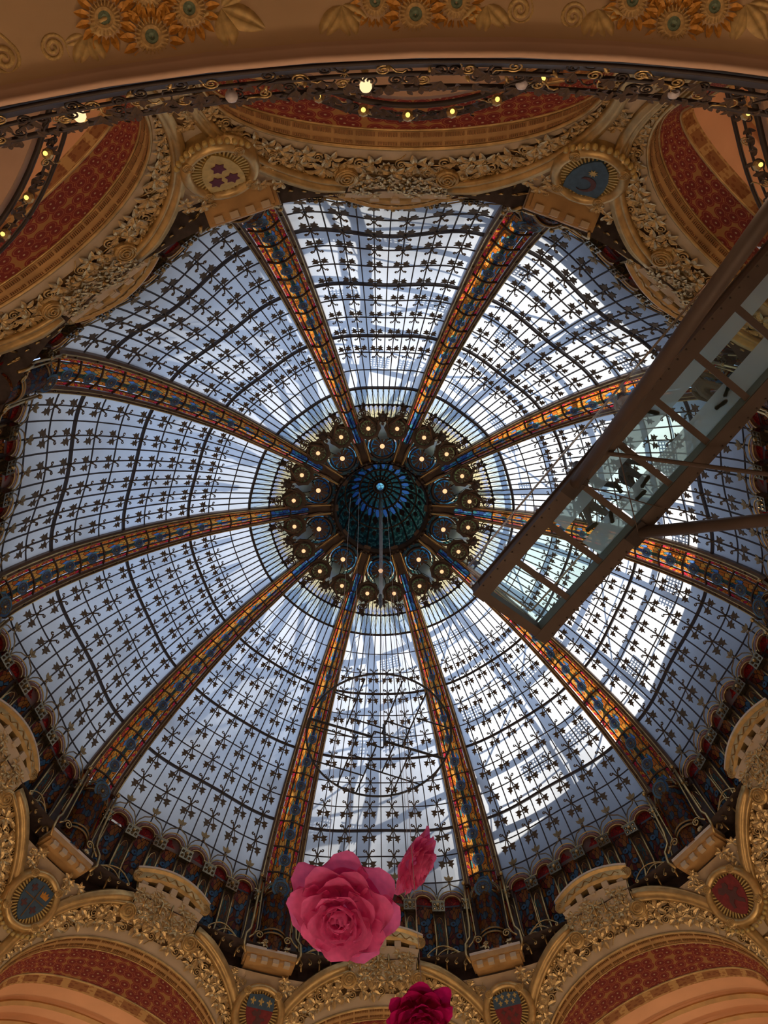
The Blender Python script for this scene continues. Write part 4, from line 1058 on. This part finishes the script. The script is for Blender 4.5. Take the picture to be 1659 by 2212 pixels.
def soffit_scroll(px, py, R, sg, a0=0):
    p = pix(px, py, 4.065); M = frame(p, pix(px + 40, py, 4.065) - p, (0, 0, -1)) @ Matrix.Rotation(rad(a0), 4, 'Z') @ Matrix.Scale(R, 4)
    def f(b):
        q = spiral(1.0, 2.2, 40, .08, 0, 0, 0, sg); tail = [(1.2, -sg * 2.0, .02), (1.25, -sg * 1.2, .04), (1.12, -sg * .5, .06)]
        b.tube(tail + [(x, y, .06 + .1 * i / 40) for i, (x, y, z) in enumerate(q)], .17, 6, taper=lambda t: .7 + .4 * math.sin(3.14 * t))
    obj('relief_scroll', cached(('soffit_scroll', sg), 'relief_leaf', f, True), ceil, M)
for px, py, R in ((332, 82, .150), (230, 42, .140), (412, 22, .140), (320, -20, .15), (897, 34, .145), (985, 8, .13), (810, 6, .12), (900, -50, .14), (1450, 55, .150), (1362, 4, .135), (1538, 18, .135), (1450, -30, .14)):
    sunflower(px, py, R)
for px, py, L, a in ((190, 85, .20, 60), (190, 85, .20, 105), (190, 85, .18, -30), (190, 88, .14, 160), (478, 30, .24, 75), (480, 30, .24, 25), (478, 30, .18, -45), (480, 30, .14, 150), (738, 22, .22, 120), (738, 22, .22, 70), (735, 22, .17, 30), (1050, 20, .20, 100), (1050, 20, .2, 50), (1045, 20, .16, 140), (1288, 30, .22, 110), (1288, 30, .22, 70), (1290, 30, .16, 20), (1608, 20, .22, 60), (1608, 20, .2, 110), (1610, 22, .16, 10)):
    soffit_leaf(px, py, L, a)
for px, py, R, sg, a0 in ((117, 105, .060, 1, 0), (466, 100, .045, -1, 90), (764, 88, .035, 1, 0), (1122, 22, .06, -1, 30), (1237, 38, .06, 1, 0), (1552, 98, .035, -1, 60), (12, 128, .07, -1, 60), (1005, 92, .03, 1, 20)):
    soffit_scroll(px, py, R, sg, a0)

# ------------------------------------------------------------------ wrought-iron railing of the balcony overhead, with bulbs
RAIL_AZ = 180.0
rail = thing('balcony_railing', 'dark wrought-iron railing with gilt buds along the balcony edge overhead', 'railing', tuple(P3(11.84, 180, 4.55)))
TRI = Matrix.Translation(-Vector(P3(11.84, 180, 4.55)))
def rr(az, z): return P3(11.885, az, z)
b = MB(); b.grid(lambda u, v: P3(11.90, 164 + 33 * u, 4.20 + .34 * v), 44, 1); obj('kick_band', b.mesh('kick_band', 'iron', True), rail, TRI)
AZS = [164 + i * .75 for i in range(45)]
for nm, z, r_ in (('bottom_rail', 4.30, .012), ('top_rail', 5.02, .018), ('middle_rail', 4.60, .012)):
    b = MB(); b.tube([rr(a, z) for a in AZS], r_, 6); obj(nm, b.mesh(nm, 'iron', True), rail, TRI)
rnd = random.Random(5)
def f_rscroll(b):
    b.tube([(x, y, 0) for x, y, z in spiral(.5, 1.7, 22, .08)], .07, 5); b.tube([(.5, 0, 0), (.62, -.4, .1), (.9, -.7, .1), (1.2, -.6, .1)], .06, 5)
def f_bud(b):
    b.lathe([(0, .5), (.12, .35), (.26, .05), (.18, -.3), (.08, -.5), (0, -.5)], 8)
    for i in range(4): b.plate(leaf_outline(.5, .2, 1), .04, Matrix.Rotation(i * 1.57, 4, 'Z') @ Matrix.Translation((.1, 0, .05)) @ Matrix.Rotation(rad(-40), 4, 'Y'))
def f_leafk(b):
    for a in (-60, 0, 60): ridge_leaf(b, 1.0, .5, Matrix.Rotation(rad(a), 4, 'Z') @ Matrix.Rotation(rad(-15), 4, 'Y'), .4)
for i in range(92):
    a = 164.5 + i * .35
    M = TRI @ frame(rr(a, 4.68 + rnd.uniform(-.28, .25)) , (math.cos(a), 0.3, math.sin(a * 3)), P3(-1, a, -.4)) 
    mat = 'gold_line' if i % 3 == 0 else 'iron'
    obj('scroll', cached('rail_scroll', mat, f_rscroll, True), rail, M @ Matrix.Scale(.085, 4))
    if i % 3 == 0: obj('gilt_bud', cached('gilt_bud', 'gold', f_bud, True), rail, TRI @ frame(rr(a + .1, 4.6 + .2 * math.sin(i * 1.7)), (0, 0, 1), (math.cos(i), math.sin(i), .4)) @ Matrix.Scale(.045, 4))
    obj('iron_leaf', cached('iron_leaf', 'bronze', f_leafk), rail, TRI @ frame(rr(a + .15, 4.75 + rnd.uniform(-.3, .25)), (math.cos(i * 2.1), math.sin(i * 2.1), .5), P3(-1, a, -.3)) @ Matrix.Scale(rnd.uniform(.05, .085), 4))
    obj('iron_leaf', cached('iron_leaf', 'bronze', f_leafk), rail, TRI @ frame(rr(a, 4.98 + rnd.uniform(-.05, .08)), (math.cos(i * 1.3), math.sin(i * 1.3), .2), P3(-1, a, -.3)) @ Matrix.Scale(rnd.uniform(.045, .08), 4))
def f_bulb2(b): b.lathe([(0, 1.0), (.35, .93), (.55, .65), (.55, .35), (.38, .05), (.26, -.15), (.24, -.2)], 14)
for px, py, lit in ((790, 186, 1), (500, 208, 0), (1127, 180, 0), (1455, 200, 0), (172, 250, 1)):
    p = pix(px, py, 4.80); ax = Vector((-p.x, -p.y, -2.0))
    M = TRI @ frame(p - ax.normalized() * .03, (0, 0, 1), ax)
    o = obj('light_bulb', cached('rail_bulb', 'bulb_warm' if lit else 'bulb_off', f_bulb2, True), rail, M @ Matrix.Scale(.062, 4))
    obj('socket', cached('rail_socket', 'gold_line', lambda b: b.lathe([(.24, -.15), (.32, -.2), (.32, -.75), (.4, -.8), (.4, -.95), (0, -1.0)], 10)), o)

# ------------------------------------------------------------------ gallery balconies seen through the upper arches
GAL = {180: 'curved gallery balcony with yellow lamps under the top arch', 144: 'curved gallery balcony with yellow lamps at the upper left edge', -144: 'gallery balcony behind the footbridge at the upper right edge'}
for az, lab in GAL.items():
    root, T0 = polar_root('gallery_balcony', az, 13.1, 14.6, lab, 'balcony', 'gallery balconies')
    def gy(x): return 13.10 + .115 * x * x if abs(x) < 2.6 else 13.10 + .115 * 6.76 + .598 * (abs(x) - 2.6)
    def slab(b):
        b.grid(lambda u, v: Vector((-3.7 + 7.4 * u, gy(-3.7 + 7.4 * u) + .12 + (17.8 - gy(-3.7 + 7.4 * u)) * v, 14.62)), 20, 2)
        b.grid(lambda u, v: Vector((-3.7 + 7.4 * u, gy(-3.7 + 7.4 * u) + .12, 14.62 + .35 * v)), 20, 1)
    obj('slab', cached('gal_slab', 'soffit_edge', slab, True), root, T0)
    for q, (z, dy, r_) in enumerate(((14.70, 0.0, .05), (15.35, -.12, .04), (15.05, -.08, .025))):
        obj('rail', cached(('gal_rail', q), 'iron', lambda b: b.tube([Vector((-3.7 + 7.4 * i / 24, gy(-3.7 + 7.4 * i / 24) + dy, z)) for i in range(25)], r_, 6), True), root, T0)
    rn2 = random.Random(az)
    for i in range(44):
        x = -3.6 + 7.2 * i / 43
        obj('iron_leaf', cached('iron_leaf', 'bronze', f_leafk), root, T0 @ frame((x, gy(x) - .06, 14.85 + rn2.uniform(-.15, .35)), (math.cos(i * 1.9), math.sin(i), .5), (0, -1, -.5)) @ Matrix.Scale(rn2.uniform(.14, .22), 4))
        if i % 2: obj('scroll', cached('rail_scroll', 'gold_line' if i % 4 == 1 else 'iron', f_rscroll, True), root, T0 @ frame((x, gy(x) - .10, 15.0 + rn2.uniform(-.2, .2)), (math.cos(i), 0, math.sin(i)), (0, -1, -.3)) @ Matrix.Scale(.2, 4))
    for i in range(9):
        x = -3.0 + 6.0 * i / 8
        o = obj('lamp_bulb', cached('gallery_bulb', 'bulb_yellow', lambda b: b.lathe([(0, 1), (.6, .7), (.8, 0), (.5, -.6), (0, -.8)], 10), True), root, T0 @ Matrix.Translation((x, gy(x) - .14, 14.72)) @ Matrix.Scale(.05, 4))
        obj('lamp_collar', cached('lamp_collar', 'gold', lambda b: b.lathe([(.9, 0), (1.7, 1.0), (2.0, 2.2), (1.2, 2.6), (0, 2.6)], 8)), o)

# ------------------------------------------------------------------ glass footbridge
WAZ = -144; WZ = 15.0
root, T0 = polar_root('glass_footbridge', WAZ, 13.4, WZ, 'brown steel footbridge with glass floor jutting out over the atrium', 'footbridge')
CY = [4.12, 5.22, 6.25, 7.29, 8.37, 9.45, 10.55, 11.65, 12.75, 13.8]
for s in (-1, 1):
    def beam(b):
        b.box((s * .86, 9.0, WZ + .02), .30, 9.8, .04); b.box((s * .86, 9.0, WZ + .32), .30, 9.8, .04)
        b.box((s * .94, 9.0, WZ + .17), .08, 9.8, .30)
    o = obj('side_beam', cached(('side_beam', s), 'walk_brown', beam), root, T0)
    def web(b): b.box((s * .72, 9.0, WZ + .17), .03, 9.75, .28)
    obj('inner_web', cached(('inner_web', s), 'walk_inner', web), o)
    for i in range(40):
        obj('rivet', cached('walk_rivet', 'iron', lambda b: b.lathe([(0, -.02), (.018, -.012), (.022, 0)], 6)), o, Matrix.Translation((s * .96, 4.4 + i * .235, WZ)))
def tipb(b): b.box((0, 4.22, WZ + .17), 2.0, .20, .33)
obj('end_beam', cached('end_beam', 'walk_brown', tipb), root, T0)
for i, y in enumerate(CY[1:]):
    obj('cross_beam', cached('cross_beam', 'walk_brown', lambda b: (b.box((0, 0, 0), 1.72, .13, .05), b.box((0, 0, .12), 1.72, .04, .2))), root, T0 @ Matrix.Translation((0, y, WZ + .08)))
for i in range(len(CY) - 1):
    y0, y1 = CY[i] + .08, CY[i + 1] - .02; zc = WZ + .30
    if i < 2:
        obj('glass_floor_pane', cached(('floor_clear', i), 'walk_clear', lambda b: b.grid(lambda u, v: Vector((-.71 + 1.42 * u, y0 + (y1 - y0) * v, zc)), 1, 1)), root, T0)
    else:
        for nm, xa, xb, mt in (('frosted_floor_pane', -.71, -.22, 'walk_frost'), ('glass_floor_pane', -.22, .26, 'walk_clear'), ('frosted_floor_pane', .26, .71, 'walk_frost')):
            obj(nm, cached((nm, i, xa), mt, lambda b: b.grid(lambda u, v: Vector((xa + (xb - xa) * u, y0 + (y1 - y0) * v, zc)), 1, 1)), root, T0)
for s in (-1, 1):
    for i in range(len(CY) - 1):
        obj('balustrade_pane', cached(('balustrade', s, i), 'rail_glass', lambda b: b.grid(lambda u, v: Vector((s * .98, CY[i] + .04 + (CY[i + 1] - CY[i] - .08) * u, WZ + .34 + 1.1 * v)), 1, 1)), root, T0)
        obj('clamp', cached('walk_clamp', 'chrome', lambda b: b.box((0, 0, 0), .10, .07, .16)), root, T0 @ Matrix.Translation((s * .98, CY[i] + .04, WZ + .42)))
    obj('handrail', cached(('walk_rail', s), 'chrome', lambda b: b.tube([(s * .95, 4.15, WZ + 1.46), (s * .95, 13.8, WZ + 1.46)], .025, 8), True), root, T0)
    obj('strut', cached(('walk_strut', s), 'walk_brown', lambda b: b.tube([(s * .90, 7.25, WZ - .02), (s * 2.05, 9.62, WZ - 2.3), (s * 3.90, 13.42, WZ - 5.97)], .125, 14), True), root, T0)
    obj('bolt_plate', cached(('bolt_plate', s), 'iron', lambda b: b.box((s * .88, 7.2, WZ - .03), .34, .5, .06)), root, T0)
obj('balustrade_pane', cached('balustrade_end', 'rail_glass', lambda b: b.grid(lambda u, v: Vector((-.95 + 1.9 * u, 4.14, WZ + .34 + 1.1 * v)), 1, 1)), root, T0)
obj('handrail', cached('walk_rail_end', 'chrome', lambda b: b.tube([(-.95, 4.15, WZ + 1.46), (.95, 4.15, WZ + 1.46)], .025, 8), True), root, T0)
for i, (a, c) in enumerate((((.80, 8.1, WZ - .05), (-1.5, 9.7, WZ - 1.3)), ((.8, 7.3, WZ - .06), (-.85, 7.9, WZ - .06)), ((.75, 8.3, WZ - .08), (-.85, 7.2, WZ - .08)))):
    obj('tie_rod', cached(('tie_rod', i), 'walk_brown', lambda b: b.tube([a, c], .045 if i == 0 else .012, 8)), root, T0)
# vertical tie from the footbridge up (glass fin posts)
# ------------------------------------------------------------------ visitors on the footbridge
def person_mesh(feet, lean=0.0):
    """standing figure grown with a skin modifier; feet = two (x, y) soles"""
    (lx, ly), (rx, ry) = feet; cx = (lx + rx) / 2; cy = (ly + ry) / 2
    V = [(cx, cy, .95), (cx, cy + lean * .3, 1.15), (cx, cy + lean * .6, 1.36), (cx, cy + lean * .8, 1.50), (cx, cy + lean, 1.60), (cx, cy + lean * 1.1, 1.70)]
    Rr = [(.15, .12), (.14, .11), (.17, .11), (.06, .06), (.085, .10), (.075, .085)]
    Ed = [(0, 1), (1, 2), (2, 3), (3, 4), (4, 5)]
    d = Vector((rx - lx, ry - ly, 0)); d = d.normalized() if d.length > .01 else Vector((1, 0, 0))
    side = d if abs(d.x) + abs(d.y) > 0 else Vector((1, 0, 0))
    fwd = Vector((-side.y, side.x, 0))
    for sg, (fx, fy) in ((-1, (lx, ly)), (1, (rx, ry))):
        n = len(V); hip = Vector((cx, cy, .90)) + side * .10 * sg; an = Vector((fx, fy, .09)); kn = (hip + an) / 2 + fwd * .04
        V += [tuple(hip), tuple(kn), tuple(an)]; Rr += [(.10, .10), (.07, .07), (.055, .055)]; Ed += [(0, n), (n, n + 1), (n + 1, n + 2)]
        n = len(V); sh = Vector((cx, cy + lean * .6, 1.40)) + side * .19 * sg; el = sh + Vector((0, 0, -.28)) + side * .06 * sg; wr = el + Vector((0, 0, -.18)) + fwd * .16; pm = wr + fwd * .07
        V += [tuple(sh), tuple(el), tuple(wr), tuple(pm)]; Rr += [(.065, .065), (.05, .05), (.032, .032), (.035, .02)]; Ed += [(2, n), (n, n + 1), (n + 1, n + 2), (n + 2, n + 3)]
        for q in range(5):
            m = len(V); t = pm + fwd * (.05 if q else .01) + side * (-.03 + .018 * q); t2 = t + fwd * (.04 - .006 * abs(q - 2)) + Vector((0, 0, -.015))
            V += [tuple(t), tuple(t2)]; Rr += [(.009, .009), (.008, .008)]; Ed += [(n + 3, m), (m, m + 1)]
    me = bpy.data.meshes.new('person'); me.from_pydata(V, Ed, []); 
    return me, Rr
def sole(b):
    o_ = [(-.045, -.13), (.0, -.15), (.045, -.13), (.04, -.03), (.05, .06), (.035, .13), (0, .15), (-.035, .13), (-.05, .06), (-.04, -.03)]
    b.plate(o_, .02, Matrix.Translation((0, 0, .02)))
    vs = [Vector((x * .95, y * .97, .02)) for x, y in o_] + [Vector((x * .7, y * .6 - .04, .10)) for x, y in o_]; n = len(o_)
    b.add(vs, [(i, (i + 1) % n, n + (i + 1) % n, n + i) for i in range(n)] + [tuple(range(n, 2 * n))])
PEOPLE = [('person in grey trousers nearest the clear tip of the glass footbridge', (.30, .29, .28), (.20, .20, .20), (-.15, 6.70), (-.33, 7.11), (12, -52)),
          ('person in dark clothes standing behind the frosted floor left of the bridge middle', (.05, .06, .07), (.04, .05, .05), (.66, 7.04), (-.01, 7.67), (40, -75)),
          ('person in black standing near the right-hand edge of the footbridge middle', (.03, .04, .045), (.05, .055, .05), (-.50, 7.83), (-.37, 8.10), (5, -10)),
          ('person in pale clothes with black shoes at the left-hand edge of the footbridge', (.52, .52, .50), (.40, .38, .34), (.51, 9.25), (.66, 8.95), (65, -10)),
          ('person in tan clothes walking farthest up the glass footbridge', (.24, .21, .16), (.26, .22, .16), (-.49, 10.18), (-.38, 10.46), (15, -20))]
for i, (lab, top, legs, f0, f1, turn) in enumerate(PEOPLE):
    cloth('cloth_%d' % i, top, legs)
    cx, cy = (f0[0] + f1[0]) / 2, (f0[1] + f1[1]) / 2
    a = rad(WAZ); wx = cx * math.cos(a) - cy * math.sin(a); wy = cx * math.sin(a) + cy * math.cos(a)
    t = thing('person', lab, 'person', (wx, wy, WZ + .305), a, 'visitors on the glass footbridge')
    F0 = (f0[0] - cx, f0[1] - cy); F1 = (f1[0] - cx, f1[1] - cy)
    me, Rr = person_mesh((F0, F1), .04)
    o = obj('body', me, t)
    sk = o.modifiers.new('skin', 'SKIN'); 
    if not me.skin_vertices: pass
    for j, sv in enumerate(me.skin_vertices[0].data): sv.radius = Rr[j]; sv.use_root = (j == 0)
    sb = o.modifiers.new('sub', 'SUBSURF'); sb.levels = 1; sb.render_levels = 1
    me.materials.append(MATS['cloth_%d' % i])
    for (x, y), an in ((F0, turn[0]), (F1, turn[1])):
        obj('shoe', cached('shoe', 'shoe_black', sole), t, Matrix.Translation((x, y, 0)) @ Matrix.Rotation(rad(an), 4, 'Z'))
    obj('hair', cached('hair', 'hair_dark', lambda b: b.lathe([(0, .13), (.06, .115), (.095, .07), (.105, 0), (.095, -.08), (.08, -.10)], 14), True), t, Matrix.Translation((0, .055, 1.66)))

# ------------------------------------------------------------------ paper roses
def petal_fn(cup, curl):
    def f(b):
        def fn(u, v):
            x = (u - .5) * 2; wv = (.35 + .75 * math.sin(math.pi * .5 * min(1, v / .7))) * (1 - .22 * max(0, (v - .7) / .3) ** 2)
            X_ = x * .52 * wv; Y_ = v * (1 - .26 * x ** 4 * v - .08 * x * x * v) * (1 + .03 * math.sin(5 * x)); Z_ = cup * (x * x * .30) + .18 * cup * math.sin(math.pi * v) * -1 + cup * .22 * v
            if v > .7: Z_ -= curl * (v - .7) ** 2 * 3.0; Y_ += .0
            Z_ += .02 * math.sin(7 * x + 5 * v)
            return Vector((X_, Y_, Z_))
        b.grid(fn, 6, 6)
    return f
def rose(label, px, py, depth, diam_px, mat, normal, hang, seed):
    c = CAM + (FWD + RIGHT * ((px - 829.5) / FPX) + DOWN * ((py - 1106) / FPX)) * depth
    R = diam_px / FPX * depth / 2
    t = thing('paper_rose', label, 'paper flower', tuple(c), 0, 'hanging paper roses')
    nrm = (RIGHT * normal[0] + DOWN * normal[1] - FWD * normal[2]).normalized()
    B = frame((0, 0, 0), RIGHT, nrm)
    rn = random.Random(seed)
    rows = [(7, .38, .68, 3, 1.0, .6, -.20), (7, .32, .62, 13, 1.0, .7, -.10), (6, .25, .56, 26, 1.05, .6, .0), (6, .18, .48, 40, 1.05, .5, .06), (6, .12, .40, 54, 1.1, .4, .10), (5, .07, .32, 68, 1.2, .2, .14), (3, .03, .25, 80, 1.3, .0, .18)]
    for ri, (n, r0, L, tilt, cup, curl, z0) in enumerate(rows):
        me = cached(('petal', ri), mat, petal_fn(cup * .8, curl), True)
        for i in range(n):
            a = 2 * math.pi * (i + .5 * ri + rn.uniform(-.15, .15)) / n
            M = B @ Matrix.Rotation(a, 4, 'Z') @ Matrix.Translation((0, r0 * R, z0 * R)) @ Matrix.Rotation(rad(tilt + rn.uniform(-7, 7)), 4, 'X') @ Matrix.Diagonal((L * R * rn.uniform(1.05, 1.3), L * R * rn.uniform(.88, 1.10), L * R, 1))
            obj('petal', me, t, M)
    obj('backing', cached('rose_back', mat, lambda b: b.lathe([(0, -.05), (.5, -.02), (.72, .06)], 16)), t, B @ Matrix.Translation((0, 0, -.26 * R)) @ Matrix.Scale(R, 4))
    for s in hang:
        b = MB(); b.tube([Vector((s * R, 0, .1 * R)), Vector((s * R, 0, hang[s]))], .004, 4)
        obj('string', b.mesh('string', 'cable'), t)
rose('large light pink paper rose hanging face-on in front of the arches', 738, 1968, 10.0, 240, 'rose_pink', (-.12, .10, 1), {0.1: 17.0, -.3: 16.5}, 3)
rose('small pink paper rose hanging edge-on, right of the large rose', 898, 1864, 15.0, 146, 'rose_mid', (.86, .30, .42), {0.1: 12.0, -.2: 12.0}, 8)
rose('dark magenta paper rose cut off by the bottom edge', 908, 2196, 9.0, 150, 'rose_deep', (.1, .25, 1), {0.1: 17.0}, 5)

# ------------------------------------------------------------------ suspended wire ring and its cables
RZ = 15.5
rc = pix(818.5, 1592, RZ)
ring = thing('hanging_wire_ring', 'black wire ring filled with a maze of straight bars, hung below the dome', 'hanging ornament', tuple(rc))
Rr_ = (pix(818.5 + 156, 1592, RZ) - rc).length
b = MB(); b.tube([(Rr_ * math.cos(i * math.pi / 40), Rr_ * math.sin(i * math.pi / 40), 0) for i in range(80)], .026, 7, closed=True)
obj('hoop', b.mesh('hoop', 'dark_steel', True), ring)
SEG = [(735, 375, 620, 665, 0), (540, 460, 675, 505, 0), (975, 390, 845, 720, 0), (1130, 460, 975, 800, 0), (640, 625, 850, 690, 0), (875, 645, 1025, 695, 0), (1065, 625, 1275, 690, 0), (385, 630, 780, 745, 1), (390, 670, 685, 757, 0), (795, 710, 990, 768, 0), (865, 775, 1250, 888, 1), (795, 710, 760, 790, 0), (760, 790, 850, 816, 0), (850, 816, 872, 775, 0), (690, 735, 555, 1060, 0), (810, 800, 675, 1110, 0), (640, 860, 765, 895, 0), (920, 805, 845, 970, 0), (1030, 830, 900, 1130, 0), (400, 895, 720, 992, 0), (750, 945, 1105, 1055, 0), (1250, 890, 1170, 1010, 0)]
for x0, y0, x1, y1, th in SEG:
    p = pix(540 + x0 / 2.9625, 1340 + y0 / 2.9625, RZ) - rc; q = pix(540 + x1 / 2.9625, 1340 + y1 / 2.9625, RZ) - rc
    b = MB(); b.tube([p, q], .030 if th else .018, 6); obj('bar', b.mesh('bar', 'dark_steel', True), ring)
wp = pix(831, 1606, RZ) - rc
b = MB(); b.box(wp + Vector((0, 0, .35)), .07, .07, .75); obj('winch', b.mesh('winch', 'dark_steel'), ring)
cab = thing('suspension_cables', 'thin pale cables dropping from the eye of the cupola to a small hoist', 'cable', (0, 0, 34.5))
hoist = pix(822, 1300, 22.0)
for i, (dx, dy) in enumerate(((.05, 0), (-.05, .02), (.0, .06), (.09, .05))):
    b = MB(); b.tube([Vector((dx, dy, 0)), hoist - Vector((0, 0, 34.5)) + Vector((dx * .6, dy * .6, 0))], .008, 5); obj('cable', b.mesh('cable', 'cable'), cab)
b = MB(); hp = hoist - Vector((0, 0, 34.5)); b.lathe([(0, .5), (.05, .45), (.07, .2), (.04, .1), (.06, 0), (.05, -.3), (0, -.45)], 10, Matrix.Translation(hp)); obj('hoist', b.mesh('hoist', 'dark_steel', True), cab)
top_w = rc + wp + Vector((0, 0, .7)) - Vector((0, 0, 34.5))
for i in range(6):
    a = 2 * math.pi * i / 6 + .3
    q = rc + Vector((Rr_ * math.cos(a), Rr_ * math.sin(a), 0)) - Vector((0, 0, 34.5))
    b = MB(); b.tube([hp, q], .0045, 4); obj('strand', b.mesh('strand', 'cable'), cab)
b = MB(); b.tube([hp, top_w], .008, 5); obj('cable', b.mesh('cable', 'cable'), cab)

# ------------------------------------------------------------------ unseen warm point lights standing in for the store lighting
def lamp(loc, power, size=.25, col=(1.0, .74, .50)):
    l = bpy.data.lights.new('unseen_lamp', 'POINT'); l.energy = power; l.shadow_soft_size = size; l.color = col
    o = bpy.data.objects.new('unseen_lamp', l); COL.objects.link(o); o.location = loc
for i in range(10):
    az_ = i * 36 + 18; far = .5 + .5 * math.cos(rad(az_)); lamp(P3(13.0, az_, 11.0), (48 + 120 * far) * (.5 if az_ in (198, 234, 270) else 1))
for az in ARCHES:
    lamp(P3(16.2, az, 15.6), 45)
for i in range(5):
    lamp(P3(10.5 + (i % 2) * 2.5, 150 + i * 15, -.6), 15)  # added near the floor to brighten the soffit overhead
for i in range(4):
    lamp(P3(5.0, 45 + i * 90, -.8), 360, .5)  # added at the hall floor to brighten the roses and arcades
